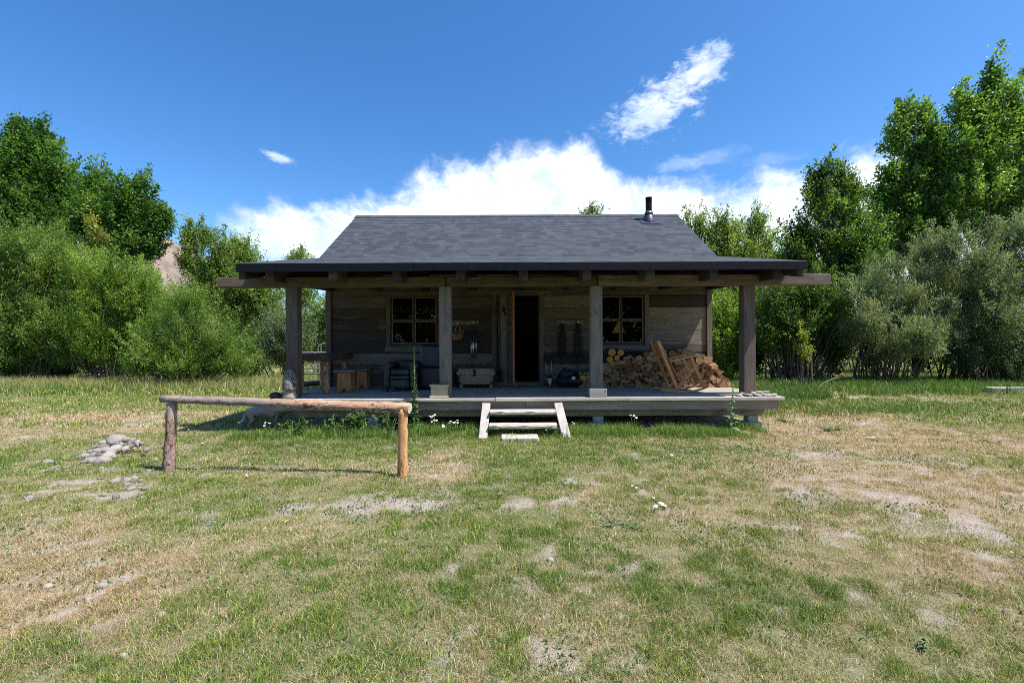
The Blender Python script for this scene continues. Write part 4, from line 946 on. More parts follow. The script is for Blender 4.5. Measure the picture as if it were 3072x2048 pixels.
# ---- log table and plank stools
W_SLAB = wood('dark_slab_top', (.035, .02, .013), (.085, .05, .035), (.15, .10, .07), 'y', .2)
W_ORNG = wood('orange_stool_board', (.16, .065, .02), (.36, .155, .055), (.54, .31, .15), 'z', .25, knots=False, streak=1.3)
W_GREYT = wood('grey_stool_top', (.07, .065, .06), (.16, .15, .145), (.25, .24, .23), 'x', .3)
tb = thing('log_table', 'thick slab table on barked log legs at the left of the porch', 'table', (-3.85, 9.4, ZD))
mb = MB(); mb.box(-4.28, -3.535, 8.72, 10.12, 1.235, 1.375, .012, .5, warp=.012); mb.build('tabletop', W_SLAB, tb)
L_LEG = log_mat('orange_barked_log', [(.3, (.25, .10, .03)), (.5, (.50, .24, .08)), (.7, (.60, .38, .20))], ((.10, .085, .085), (.33, .30, .30)), 'z', (.52, .58))
for x, y in ((-3.665, 8.92), (-4.16, 8.92), (-3.66, 9.95), (-4.16, 9.95)):
    mb = MB(); p, r_ = crooked((x, y, ZD + .002), (x, y, 1.236), .064, .058, 8, .004); mb.tube(p, r_, 12, .5, 0, 2, .05); mb.build('leg', [L_LEG, L_END, L_END], tb)
def stool(label, x, y, w, h, dp, tone):
    s = thing('plank_stool', label, 'stool', (x, y, ZD), 'plank stools by the log table')
    mb = MB(); mb.box(x - w / 2 - .06, x + w / 2 + .06, y - .02, y + dp, ZD + h - .045, ZD + h, .006, tone); mb.build('seat', W_GREYT, s)
    for yy in (y + .03, y + dp - .07):
        mb = MB(); k = w / 2
        mb.prism([(x - k, ZD + .002), (x - .09, ZD + .002), (x, ZD + .11), (x + .09, ZD + .002), (x + k, ZD + .002), (x + k - .015, ZD + h - .046), (x - k + .015, ZD + h - .046)], 'y', yy, yy + .04, random.uniform(.5, .9), bev=.004); mb.build('leg', W_ORNG, s)
    mb = MB(); mb.box(x - .02, x + .02, y + .072, y + dp - .075, ZD + .25, ZD + .33, .003, .5); mb.build('stretcher', W_ORNG, s)
stool('plank stool with bright orange notched leg nearest the log table', P(1032, 1178, 8.97).x, 8.95, .29, .455, .28, .6)
stool('plank stool farther right, darker leg half in shade', P(1089, 1160, 9.85).x, 9.75, .25, .44, .28, .3)

# ---- armchairs
M_LEA = None
m, t, b = newmat('dark_green_leather'); co = t.coord(); n = t.noise(co, 6, 5, .6, dist=.5)
t.l.new(t.ramp(n, [(.3, (.012, .016, .015)), (.55, (.030, .038, .036)), (.75, (.06, .074, .07))]), b.inputs['Base Color']); b.inputs['Roughness'].default_value = .42
t.l.new(t.bump(t.noise(co, 20, 5, .6), .25, .01), b.inputs['Normal']); M_LEA = m
M_LEAD = plain('dark_blue_leather', (.016, .019, .023), .42, var=.5, scale=7)
def cushion(mb, x0, x1, y0, y1, z0, z1, rnd=.05, tone=.5):
    bm = mb.bm; n0 = len(bm.verts); vs = mb.box(x0, x1, y0, y1, z0, z1, 0, tone); fs = {f for v in vs for f in v.link_faces}
    es = list({e for f in fs for e in f.edges}); r_ = bmesh.ops.bevel(bm, geom=es, offset=rnd, segments=4, affect='EDGES', clamp_overlap=True, profile=.6)
    for f in r_['faces']: f.smooth = True; f[mb.tl] = tone
ac = thing('armchair', 'worn dark green leather armchair facing out under the left window', 'armchair', (-2.28, 9.55, ZD)); z = ZD
mb = MB(); cushion(mb, -2.47, -2.09, 9.18, 9.80, z + .33, z + .46, .05); mb.build('seat_cushion', M_LEA, ac)
mb = MB(); cushion(mb, -2.47, -2.09, 9.15, 9.30, z + .08, z + .245, .03); cushion(mb, -2.47, -2.09, 9.14, 9.30, z + .25, z + .325, .03); mb.build('front_panel', M_LEA, ac)
mb = MB(); cushion(mb, -2.48, -2.08, 9.74, 9.95, z + .40, z + .62, .07); cushion(mb, -2.50, -2.06, 9.88, 10.02, z + .1, z + .60, .05); mb.build('backrest', M_LEA, ac)
for x in (-2.60, -2.075):
    mb = MB(); cushion(mb, x, x + .12, 9.16, 9.98, z + .07, z + .55, .05); mb.tube([(x + .06, 9.15, z + .52), (x + .06, 9.96, z + .53)], .075, 14, .5); mb.build('arm', M_LEA, ac)
for x in (-2.54, -2.02):
    for y in (9.22, 9.92):
        mb = MB(); mb.lathe((x, y, z), [(.03, .002), (.04, .03), (.035, .08)], 10); mb.build('foot', M_IRON, ac)
rc = thing('recliner', 'tall dark leather recliner turned away next to the green armchair', 'recliner', (-1.66, 9.5, ZD))
Mr = Matrix.Translation((-1.68, 9.5, 0)) @ Matrix.Rotation(R(-8), 4, 'Z')
def rot_add(fn, M):
    mb = MB(); fn(mb); bmesh.ops.transform(mb.bm, matrix=M, verts=mb.bm.verts[:]); return mb
rot_add(lambda q: cushion(q, -.25, .23, -.20, -.02, z + .46, z + .95, .08), Mr @ Matrix.Rotation(R(-5), 4, 'X')).build('backrest', M_LEAD, rc)
rot_add(lambda q: cushion(q, -.22, .2, -.10, .55, z + .06, z + .47, .04), Mr).build('seat', M_LEAD, rc)
for x in (-.30, .2): rot_add(lambda q: cushion(q, x, x + .10, -.02, .6, z + .06, z + .56, .045), Mr).build('arm', M_LEAD, rc)
rot_add(lambda q: q.lathe((0, .22, z), [(.22, .002), (.22, .03), (.05, .05), (.05, .07)], 16), Mr).build('base', M_IRON, rc)

# ---- mullein plants
M_MUL = leafmat('mullein_leaf', .2, .7, .2)
def leafblade(Vl, Fl, Cl, base, d, L, W, c, droop=.4, n=4):
    d = Vector(d).normalized(); s = d.cross(Vector((0, 0, 1))); s = s.normalized() if s.length > .05 else Vector((1, 0, 0)); o = len(Vl)
    for i in range(n + 1):
        f = i / n; w = W * math.sin(math.pi * min(.06 + f * .94, 1)) ** .7; p = Vector(base) + d * L * f + Vector((0, 0, -droop * L * f * f))
        for k in (-1, 0, 1): Vl.append(tuple(p + s * w * .5 * k + Vector((0, 0, abs(k) * w * .18)))); Cl.append(c)
    for i in range(n):
        for k in (0, 1): a = o + i * 3 + k; Fl.append((a, a + 1, a + 4, a + 3))
def mullein(label, x, y, z0, h, spike, lw, seed, col=(.10, .19, .07), col2=(.20, .30, .14), lean=0.0, full=1.0):
    rr = random.Random(seed); root = thing('mullein_plant', label, 'plant', (x, y, z0))
    top = Vector((x + lean, y, z0 + h)); mb = MB(); mb.tube([(x, y, z0 - .02), (x + lean * .3, y, z0 + h * .5), top], [.014, .011, .007], 8); mb.build('stalk', plain('mullein_stalk', (.12, .19, .06), .8), root)
    Vl, Fl, Cl = [], [], []; n = int(h / .026 * full)
    for i in range(n):
        f = i / n; zz = z0 + .03 + (h * (1 - spike)) * f; a = rr.uniform(0, 6.28) if full < 2 else i * 2.4; L = lw * (1.0 - .72 * f) * rr.uniform(.7, 1.15); q = rr.random()
        leafblade(Vl, Fl, Cl, (x + lean * f * (1 - spike), y, zz), (math.cos(a), math.sin(a), rr.uniform(.2, .9)), L, L * .36, tuple(col[k] * (1 - q) + col2[k] * q for k in range(3)), rr.uniform(.2, .7))
    me = np_mesh('leaves', np.array(Vl) - np.array((x, y, z0)), np.array(Fl), col=np.array(Cl), smooth=True); link('leaves', me, M_MUL, root)
    mb = MB()
    for i in range(int(h * spike / .012)):
        f = i * .012 / h + 1 - spike; a = i * 2.4
        mb.blob((x + lean * f + .012 * math.cos(a), y + .012 * math.sin(a), z0 + h * f), .011, .011, .009, 1, .2, 2)
    mb.build('flower_spike', plain('mullein_spike_' + str(seed), ((.34, .34, .08) if seed == 1 else (.10, .19, .05)), .8), root)
mullein('tall leafy mullein growing at the deck edge in front of the armchairs', XX(1243, 7.96), 7.955, .0, 1.52, .34, .18, 2, (.045, .11, .035), (.11, .20, .075), full=2.0)
mullein('mullein with a yellow flower spike before the right end of the deck', XX(2190, 7.8), 7.80, .0, .86, .28, .24, 1, (.12, .20, .09), (.26, .36, .18), lean=.06, full=.6)

# ---- crate, small box, chest
W_CRATE = wood('pale_crate_wood', (.30, .23, .15), (.48, .39, .27), (.62, .53, .39), 'z', .2)
W_CRATEX = wood('pale_crate_slat', (.34, .27, .18), (.55, .46, .33), (.68, .60, .46), 'x', .2)
x0c, x1c, yc, zc = P(1290, 1180, 8.1).x, P(1346, 1180, 8.1).x, 8.06, ZD + .003
cr = thing('wooden_crate', 'pale wooden crate with a wire lid beside the second porch post', 'crate', ((x0c + x1c) / 2, yc + .14, ZD))
mb = MB(); m_ = (x0c + x1c) / 2
mb.box(x0c + .02, m_ - .001, yc + .012, yc + .026, zc + .015, zc + .215, .002); mb.box(m_ + .001, x1c - .02, yc + .012, yc + .026, zc + .015, zc + .215, .002)
mb.box(x0c + .02, x1c - .02, yc + .25, yc + .264, zc + .015, zc + .215, .002); mb.box(x0c + .02, x0c + .034, yc + .027, yc + .249, zc + .015, zc + .215, .002); mb.box(x1c - .034, x1c - .02, yc + .027, yc + .249, zc + .015, zc + .215, .002)
mb.box(x0c + .035, x1c - .035, yc + .027, yc + .249, zc + .015, zc + .03, 0); mb.build('body', W_CRATE, cr)
for zz in (zc, zc + .195):
    mb = MB(); mb.box(x0c, x1c, yc, yc + .011, zz, zz + .036, .002); mb.box(x0c, x1c, yc + .265, yc + .276, zz, zz + .036, .002); mb.box(x0c, x0c + .018, yc + .0115, yc + .2645, zz, zz + .036, .002); mb.box(x1c - .018, x1c, yc + .0115, yc + .2645, zz, zz + .036, .002); mb.build('slat_band', W_CRATEX, cr)
mb = MB()
for k in range(18): mb.tube([(x0c + .025 + k * (x1c - x0c - .05) / 17, yc + .02, zc + .236), (x0c + .025 + k * (x1c - x0c - .05) / 17, yc + .26, zc + .25)], .0025, 5)
mb.build('wire_lid', plain('grey_wire', (.25, .24, .23), .5, metal=.8), cr)
W_BOXG = wood('grey_planter_wood', (.16, .155, .15), (.33, .33, .33), (.48, .48, .49), 'x', .2)
x0c, x1c, yc = P(1769, 1180, 8.02).x, P(1820.5, 1180, 8.02).x, 8.0
bx = thing('wooden_box', 'small open grey wooden box against the third porch post', 'box', ((x0c + x1c) / 2, yc + .09, ZD)); mb = MB(); zz = ZD + .008
mb.box(x0c, x1c, yc, yc + .015, zz, zz + .15, .003, .7); mb.box(x0c, x1c, yc + .145, yc + .16, zz, zz + .15, .003, .5); mb.box(x0c, x0c + .015, yc + .0155, yc + .1445, zz, zz + .15, .002, .3); mb.box(x1c - .015, x1c, yc + .0155, yc + .1445, zz, zz + .15, .002, .4); mb.box(x0c + .0155, x1c - .0155, yc + .0155, yc + .1445, zz, zz + .012, 0, .4); mb.build('body', W_BOXG, bx)
mb = MB(); mb.tube([(x1c - .03, yc - .002, zz + .11), (x1c - .03, yc - .006, zz + .11)], .008, 8); mb.build('knot', M_IRON, bx)
W_CHEST = wood('chest_planks', (.17, .115, .065), (.34, .245, .15), (.45, .35, .235), 'x', .3)
yc = 9.85; a, c = P(1373, 1140, yc).x, P(1482, 1140, yc).x; zb = P(1430, 1152, yc).z; zt = P(1430, 1124, yc).z; zl = P(1430, 1106, yc).z
ch = thing('wooden_chest', 'wooden chest with black iron corners left of the door', 'chest', ((a + c) / 2, yc + .2, ZD))
mb = MB(); mb.prism([(a + .035, zb), (c - .035, zb), (c, zt), (a, zt)], 'y', yc, yc + .40, .6, bev=.004); mb.build('body', W_CHEST, ch)
mb = MB(); mb.prism([(a - .02, zt + .003), (c + .02, zt + .003), (c + .025, zl - .03), (c, zl), (a, zl), (a - .025, zl - .03)], 'y', yc - .015, yc + .415, .85, bev=.005); mb.box(a - .0, c, yc - .018, yc - .0155, zl - .035, zl - .03, 0, .1); mb.build('lid', W_CHEST, ch)
mb = MB(); q = (a + c) / 2 - .03; mb.box(q - .03, q + .035, yc - .028, yc - .016, zt - .0 + .03, zl - .01, .003); mb.box(q - .02, q + .025, yc - .03, yc - .002, zt - .03, zt + .03, .003); mb.build('latch', M_IRON, ch)
for x, sg in ((a, 1), (c, -1)):
    for zz, o in ((zl - .03, -.022), (zt - .05, .0), (zb + .03, .03)):
        mb = MB(); u, v = sorted((x + sg * o - sg * .004, x + sg * (o + .045))); mb.box(u, v, yc - .022, yc + .03, zz - .02, zz + .02, .003); mb.build('corner_strap', M_IRON, ch)
for x in (a + .06, c - .06):
    for y in (yc + .03, yc + .34):
        mb = MB(); sg = 1 if x < (a + c) / 2 else -1; mb.prism([(x - .03, zb - .001), (x + .03, zb - .001), (x + .03 + .02 * sg, ZD + .002), (x - .02 + .02 * sg, ZD + .002)], 'y', y, y + .04, .6); mb.build('leg', W_CHEST, ch)

# ---- peg boards and what hangs from them
W_PEG = wood('peg_board_wood', (.10, .085, .07), (.19, .17, .145), (.28, .26, .23), 'x', .2)
M_KNOB = plain('white_china_knob', (.75, .74, .72), .25, var=.05, bump=0)
def pegs(label, xa, xb, ya, yb, knobs):
    a, c = P(xa, ya, YW), P(xb, yb, YW); r_ = thing('peg_board', label, 'peg board', ((a.x + c.x) / 2, YW - .02, c.z), 'peg boards on the cabin wall')
    mb = MB(); mb.box(a.x, c.x, YW - .028, YW - .001, c.z, a.z, .004, .7); mb.build('board', W_PEG, r_); out = []
    for k in knobs:
        p = P(k, (ya + yb) / 2, YW); mb = MB(); mb.tube([(p.x, YW - .027, p.z), (p.x, YW - .05, p.z)], .008, 8); mb.blob((p.x, YW - .065, p.z), .024, .02, .024, 2, 0); mb.build('knob', M_KNOB, r_); out.append(Vector((p.x, YW - .05, p.z)))
    return out
k1 = pegs('peg board with basket and wind chime, left of the door', 1352, 1438, 962, 974.5, (1374, 1421)); k2 = pegs('peg board with two hanging tyre chains, right of the door', 1668, 1750, 961, 974, (1686, 1733))
# basket
M_WICK = None; m, t, b = newmat('wicker'); co = t.coord(); wv = t.new('ShaderNodeTexWave'); t.l.new(co, wv.inputs[0]); wv.bands_direction = 'Z'; wv.inputs['Scale'].default_value = 16; wv.inputs['Distortion'].default_value = 1.5
t.l.new(t.mix(wv.outputs['Fac'], (.17, .075, .025), (.50, .28, .11)), b.inputs['Base Color']); b.inputs['Roughness'].default_value = .7; t.l.new(t.bump(wv.outputs['Fac'], .8, .01), b.inputs['Normal']); M_WICK = m
bc = Vector((P(1374, 1000, YW).x, YW - .10, P(1374, 1021, YW).z)); bk = thing('wicker_basket', 'brown wicker basket hanging from the left peg board', 'basket', bc)
mb = MB(); bm = mb.bm; rows = []
prof = [(.02, .0), (.085, .012), (.13, .07), (.142, .15), (.14, .22)]
for i, (r_, h) in enumerate(prof):
    row = []
    for j in range(25):
        th = math.pi * 2 * j / 24; s = math.sin(th); hh = h if s > 0 else h * (.62 + .38 * (1 - abs(s)) ** 1.2) if i == len(prof) - 1 else h
        hh = min(hh, .145 + .075 * (1 - abs(s)) ** 1.3) if (s < 0 and i >= 3) else hh
        row.append(bm.verts.new(bc + Vector((r_ * math.cos(th), r_ * .62 * s, hh))))
    rows.append(row)
fs = [bm.faces.new([rows[i][j], rows[i][j + 1], rows[i + 1][j + 1], rows[i + 1][j]]) for i in range(len(prof) - 1) for j in range(24)]; mb._mark(fs, .5, 0, True)
rim = [v.co.copy() for v in rows[-1]]; mb.build('bowl', M_WICK, bk); mb = MB(); mb.tube(rim, .009, 6); mb.build('rim', M_WICK, bk)
mb = MB(); mb.tube([bc + Vector((-.055, .04, .20)), bc + Vector((-.05, .05, .26)), Vector((bc.x - .02, YW - .045, k1[0].z - .06)), Vector((bc.x, YW - .045, k1[0].z - .045)), Vector((bc.x + .02, YW - .045, k1[0].z - .06)), bc + Vector((.06, .05, .26)), bc + Vector((.065, .04, .20))], .008, 6); mb.build('handle', plain('pale_cord_handle', (.42, .36, .27), .8), bk)
# wind chime
wc = P(1421, 995, YW - .12); wch = thing('wind_chime', 'wind chime of long silver tubes hanging left of the door', 'wind chime', (wc.x, wc.y, P(1421, 1100, YW).z))
mb = MB(); mb.lathe(wc, [(.078, -.012), (.08, 0), (.075, .012)], 18); mb.build('top_disc', M_IRON, wch)
M_TUBE = plain('silver_tube', (.62, .63, .64), .25, metal=.9, var=.08, bump=0)
for k, (dx, dyy, yb) in enumerate(((-.055, -.02, 1088), (-.03, .03, 1076), (.005, -.05, 1080), (.03, .035, 1070), (.06, -.015, 1075), (-.012, .0, 1097))):
    mb = MB(); mb.tube([(wc.x + dx, wc.y + dyy, wc.z - .06), (wc.x + dx, wc.y + dyy, P(1421, yb, YW - .12).z)], .0105, 8); mb.build('tube', M_TUBE, wch)
mb = MB()
for dx, dyy in ((-.055, -.02), (-.03, .03), (.005, -.05), (.03, .035), (.06, -.015)): mb.tube([(wc.x + dx, wc.y + dyy, wc.z), (wc.x + dx, wc.y + dyy, wc.z - .065)], .002, 4); mb.tube([(wc.x + dx, wc.y + dyy, wc.z), (k1[1].x, k1[1].y, k1[1].z)], .002, 4)
mb.build('string', M_IRON, wch)
# chains
M_CHAIN = plain('rusty_dark_chain', (.014, .011, .009), .6, metal=.2, var=.5)
def chain(label, kp, zb, wdt, extra, col):
    r_ = thing('tyre_chain', label, 'chain', (kp.x, kp.y, zb), 'tyre chains on the right peg board'); rr = random.Random(int(kp.x * 100)); mb = MB(); n = int((kp.z - zb) / .022)
    for s in range(7):
        ph = rr.uniform(0, 6)
        for i in range(n):
            f = i / n; zz = kp.z - .02 - (kp.z - zb) * f * (1 - .04 * (s % 3)); w_ = wdt * (.35 + .65 * min(1, f * 2.2)); x = kp.x + (s / 6 - .5) * w_ * 1.7 + .004 * math.sin(i * .9 + ph); y = kp.y - .012 + .028 * math.sin(s * 2.1)
            if i % 2: mb.box(x - .014, x + .014, y - .005, y + .005, zz - .013, zz + .013, .003)
            else: mb.box(x - .004, x + .004, y - .012, y + .012, zz - .013, zz + .013, .003)
    mb.build('links', M_CHAIN, r_); mb = MB(); mb.tube(extra, .012 if col[0] > .1 else .007, 6); mb.build('strap', plain('strap_' + str(round(col[0], 2)), col, .8), r_)
zc1 = P(1686, 1073, YW).z; zc2 = P(1733, 1074, YW).z
chain('left tyre chain with a faded red strap end', k2[0], zc1, .10, [(k2[0].x + .03, k2[0].y - .02, zc1 + .05), (k2[0].x + .035, k2[0].y - .015, zc1 - .06), (k2[0].x + .03, k2[0].y - .01, zc1 - .13)], (.13, .03, .025))
chain('right tyre chain with a long black cord hanging down', k2[1], zc2, .11, [(k2[1].x - .01, k2[1].y - .02, zc2 + .05), (k2[1].x - .012, k2[1].y, zc2 - .3), (k2[1].x - .02, k2[1].y, P(1731, 1128, YW).z)], (.012, .012, .012))
# loppers
lp = thing('loppers', 'pair of loppers with pale handles leaning by the door', 'loppers', (P(1648, 1155, 10.2).x, 10.2, ZD)); hz = P(1648, 1132, 10.25); M_SILV = plain('bright_steel', (.55, .57, .6), .28, metal=.9, var=.2)
for xg, yg, xm, ym in ((1633, 1068, 1643, 1124), (1654, 1066, 1653, 1124)):
    g = P(xg, yg, 10.36); gm = P(xg + (xm - xg) * .28, yg + 16, 10.34); q = P(xm, ym, 10.26)
    mb = MB(); mb.tube([gm, q], .011, 8); h_ = mb.build('handle', plain('pale_wood_handle', (.50, .43, .38), .6), lp); mb = MB(); mb.tube([g, gm], [.018, .015], 8); mb.build('grip', M_IRON, h_)
mb = MB(); mb.box(hz.x - .05, hz.x + .05, 10.235, 10.265, hz.z - .02, hz.z + .05, .006); mb.build('pivot', M_IRON, lp)
mb = MB(); zt_ = hz.z - .02; mb.prism([(hz.x - .045, zt_), (hz.x - .01, zt_), (hz.x + .03, ZD + .05), (hz.x + .02, ZD + .005), (hz.x - .02, ZD + .06)], 'y', 10.235, 10.245); mb.prism([(hz.x + .0, zt_ + .0), (hz.x + .05, zt_), (hz.x + .045, ZD + .08), (hz.x + .02, ZD + .03)], 'y', 10.248, 10.256); mb.build('blade', M_SILV, lp)
# bag
m, t, b = newmat('black_plastic_bag'); b.inputs['Base Color'].default_value = (.010, .011, .013, 1); b.inputs['Roughness'].default_value = .38; n = t.noise(t.coord(), 11, 5, .65, dist=1.2); t.l.new(t.bump(n, .9, .04), b.inputs['Normal'])
bg = thing('black_bag', 'stuffed black bag on the deck below the hanging chains', 'bag', (P(1708, 1160, 9.95).x, 9.95, ZD)); bp = bg.location
mb = MB(); mb.blob((bp.x, bp.y, ZD + .15), .30, .22, .17, 3, .35, 1.6, seed=3); mb.blob((bp.x - .06, bp.y + .02, ZD + .27), .17, .14, .12, 3, .4, 2, seed=4)
for v in mb.bm.verts: v.co.z = max(v.co.z, ZD + .003)
mb.build('body', m, bg); mb = MB(); mb.blob((bp.x - .10, bp.y - .02, ZD + .38), .055, .04, .06, 2, .6, 2.5, seed=6); mb.tube([(bp.x + .07, bp.y, ZD + .28), (bp.x + .06, bp.y - .02, ZD + .36), (bp.x + .12, bp.y - .02, ZD + .39), (bp.x + .15, bp.y, ZD + .33), (bp.x + .13, bp.y, ZD + .27)], .016, 8); mb.build('knotted_neck', m, bg)
mb = MB(); mb.box(bp.x + .03, bp.x + .10, bp.y - .235, bp.y - .228, ZD + .20, ZD + .255, .004, warp=.012); mb.build('tag', plain('pale_tag', (.6, .58, .55), .7), bg)

# ---- firewood: every log its own object
def fire_mat(name, e0, e1):
    m, t, b = newmat(name); co = t.coord(); oi = t.new('ShaderNodeObjectInfo'); n = t.noise(co, 26, 5, .65, w=t.math('MULTIPLY', oi.outputs['Random'], 40))
    c = t.mix(t.math('MULTIPLY_ADD', n, .8, t.math('MULTIPLY_ADD', oi.outputs['Random'], .7, -.4), clamp=True), e0, e1); t.l.new(c, b.inputs['Base Color']); b.inputs['Roughness'].default_value = .85; t.l.new(t.bump(n, .5, .01), b.inputs['Normal']); return m
F_END = fire_mat('split_log_end', (.15, .07, .028), (.52, .30, .14)); F_SIDE = fire_mat('split_log_side', (.20, .09, .03), (.56, .29, .115)); F_BARK = fire_mat('log_bark', (.05, .04, .033), (.20, .165, .14)); F_ORNG = fire_mat('sawn_orange_end', (.55, .22, .05), (.68, .32, .09))
protos = []
def proto(poly, L, mats, rough=.010, barkedges=(0,)):
    mb = MB(); bm = mb.bm; n = len(poly); rows = []
    for k in range(4):
        y = L * k / 3; rows.append([bm.verts.new((u + random.uniform(-1, 1) * rough, y + (random.uniform(-1, 1) * .015 if k in (0, 3) else 0), v + random.uniform(-1, 1) * rough)) for u, v in poly])
    fs = [bm.faces.new(rows[0][::-1])]; mb._mark(fs, .5, 0); fs = [bm.faces.new(rows[-1])]; mb._mark(fs, .5, 0)
    for r0, r1 in zip(rows[:-1], rows[1:]):
        for j in range(n): mb._mark([bm.faces.new([r0[j], r0[(j + 1) % n], r1[(j + 1) % n], r1[j]])], .5, 2 if j in barkedges else 1)
    bmesh.ops.recalc_face_normals(bm, faces=bm.faces[:]); me = bpy.data.meshes.new('firewood_log'); bm.to_mesh(me); bm.free()
    for q in mats: me.materials.append(q)
    return me
for k in range(12):
    typ = k % 4; r0 = .5
    if typ == 0: poly = [(0, .42), (-.5, -.36), (-.2, -.5), (.15, -.5), (.5, -.34)]; be = (1, 2, 3)
    elif typ == 1: poly = [(-.5, .32), (-.52, -.1), (-.25, -.42), (.1, -.46), (.45, -.25), (.52, .28)]; be = (1, 2, 3, 4)
    elif typ == 2: poly = [(-.5, .15), (-.42, -.32), (.46, -.4), (.5, .05), (.1, .42)]; be = (1,)
    else: poly = [(.5 * math.cos(a), .5 * math.sin(a)) for a in [i * 2 * math.pi / 9 for i in range(9)]]; be = tuple(range(9))
    poly = [(u * random.uniform(.85, 1.15), v * random.uniform(.85, 1.15)) for u, v in poly]; protos.append((proto(poly, 1.0, (F_END, F_SIDE, F_BARK), .03, be), typ))
def top_at(px):
    return float(np.interp(px, [1733, 1760, 1790, 1812, 1830, 1880, 1920, 1960, 2000, 2025, 2050, 2070, 2095, 2120, 2150, 2172, 2186], [1122, 1112, 1110, 1090, 1083, 1066, 1062, 1056, 1050, 1048, 1046, 1056, 1062, 1076, 1094, 1120, 1150]))
rr = random.Random(21); nlog = 0; row = 0; zrow = ZD + .05; YP = 9.86; firstlog = None
def put_log(x, y, z, s, me, rz, ry, L, label, sx=1, group='firewood logs in the porch pile'):
    o = bpy.data.objects.new('firewood_log', me); COL.objects.link(o); o.location = (x, y, z); o.rotation_euler = (rr.uniform(-.05, .05), ry, rz); o.scale = (s * sx, L, s); tag(o, label, 'firewood', group); return o
while zrow < 1.62:
    x = P(1736, 1150, YP).x + rr.uniform(0, .06)
    while x < P(2186, 1150, YP).x:
        s = rr.choice((.085, .10, .115, .13, .15)) * (1.12 if row == 0 else 1); px = 1536 + (x + s / 2) / YP * F; zt_ = P(px, top_at(px), YP).z
        if zrow + .02 < zt_ and not (row > 7 and 1810 < px < 1868):
            me, typ = protos[rr.randrange(12)] if rr.random() > .04 else protos[3]
            sun = px > 2108
            put_log(x + s / 2, YP + rr.uniform(-.035, .045) + (.0 if row else -.02), zrow + rr.uniform(-.012, .012), s * 1.08, me, rr.uniform(-.1, .1), rr.choice((0, math.pi)) * (typ != 3) + rr.uniform(-.5, .5) if row else rr.uniform(-.25, .25), rr.uniform(.36, .44), 'split log in the sunlit right end of the firewood pile' if sun else 'split log behind the third post beside the black bag' if px < 1780 else 'split log in the shaded firewood pile under the right window', rr.uniform(.95, 1.25)); nlog += 1
        x += s * 1.0
    zrow += .083; row += 1
RM = proto([(.5 * math.cos(i * math.pi / 8), .5 * math.sin(i * math.pi / 8)) for i in range(16)], 1.0, (F_ORNG, F_BARK, F_BARK), .01, tuple(range(16)))
for px, py, d, lab in ((1836, 1057, 21, 'largest round log with a sawn orange end on the pile'), (1862, 1058, 18, 'right upper round log with a dark orange end'), (1830, 1078, 17, 'lower left round log with a red-orange end'), (1851, 1073, 15, 'lower right round log with a light orange end'), (1748, 1136, 19, 'round orange-ended log low beside the black bag'), (1987, 1107, 9, 'thin round branch end in the middle of the pile')):
    p = P(px, py, YP - .06); put_log(p.x, YP - .06, p.z, d / F * YP * 1.08, RM, 0, rr.uniform(0, 3), .40, lab, group='round sawn logs in the pile')
for px, py, d, lab, me in ((2100, 1078, 27, 'big bark-covered round block on the right of the pile', protos[3][0]), (2124, 1078, 25, 'pale pinkish split block on top by the wall corner', protos[1][0]), (2172, 1149, 30, 'big orange wedge log at the right end of the deck', protos[0][0]), (2145, 1098, 20, 'sunlit pale log high at the right end of the pile', protos[2][0]), (2040, 1050, 14, 'yellowish block on the very top of the pile', protos[1][0])):
    p = P(px, py, YP - .1); put_log(p.x, YP - .1, p.z, d / F * YP * 1.05, me, rr.uniform(-.2, .2), 0, .36, lab, group='large blocks on the pile')

# ---- rocking chair, seen from its side
W_ROCK = wood('rocker_orange_wood', (.34, .14, .05), (.60, .30, .13), (.72, .44, .22), 'x', .3, knots=False)
ro = thing('rocking_chair', 'orange-brown wooden rocking chair in front of the firewood', 'rocking chair', (P(2055, 1178, 9.0).x, 9.0, ZD))
fy, by = 8.76, 9.22
def Q(px, py, y): p = P(px, py, 8.76); return Vector((p.x, y, p.z))
for y in (fy, by):
    sh = 0
    mb = MB(); pts = [Q(px, py, y) for px, py in ((1985, 1169.5), (2010, 1173), (2035, 1175.5), (2060, 1176), (2085, 1173), (2108, 1167), (2124, 1160))]
    dz = ZD + .018 - min(p.z for p in pts)
    for a, c in zip(pts[:-1], pts[1:]): mb.bar(a + Vector((0, 0, dz)), c + Vector((0, 0, dz)) + (c - a) * .04, .032, .036, tone=.5)
    mb.build('rocker', W_ROCK, ro)
    mb = MB(); mb.bar(Q(1974, 1022, y), Q(2031, 1166, y), .035, .055, up=(1, 0, .3), tone=.6); mb.build('back_leg', W_ROCK, ro)
    mb = MB(); mb.bar(Q(2074, 1073, y), Q(2110, 1160, y), .035, .055, up=(1, 0, .3), tone=.7); mb.build('front_leg', W_ROCK, ro)
    mb = MB(); mb.bar(Q(2028, 1171, y), Q(2094, 1090, y), .032, .058, up=(1, 0, 1), tone=.4); mb.build('brace', W_ROCK, ro)
    mb = MB(); mb.bar(Q(2010, 1083, y), Q(2088, 1065, y), .08, .03, tone=.8); mb.build('arm', W_ROCK, ro)
mb = MB()
for k in range(4): y0_ = fy + .04 + k * .105; mb.bar(Q(1982, 1026, y0_ + .045), Q(2040, 1140, y0_ + .045), .095, .016, up=(1, 0, .5), tone=.3 + .15 * k)
mb.build('back_slats', W_ROCK, ro)
mb = MB()
for k in range(4): p = Q(2040 + k * 9, 1120 - k * 8, 0); mb.box(p.x - .045, p.x + .045, fy + .03, by - .03, p.z - .01, p.z + .01, .003, .3 + .15 * k)
mb.build('seat_slats', W_ROCK, ro)
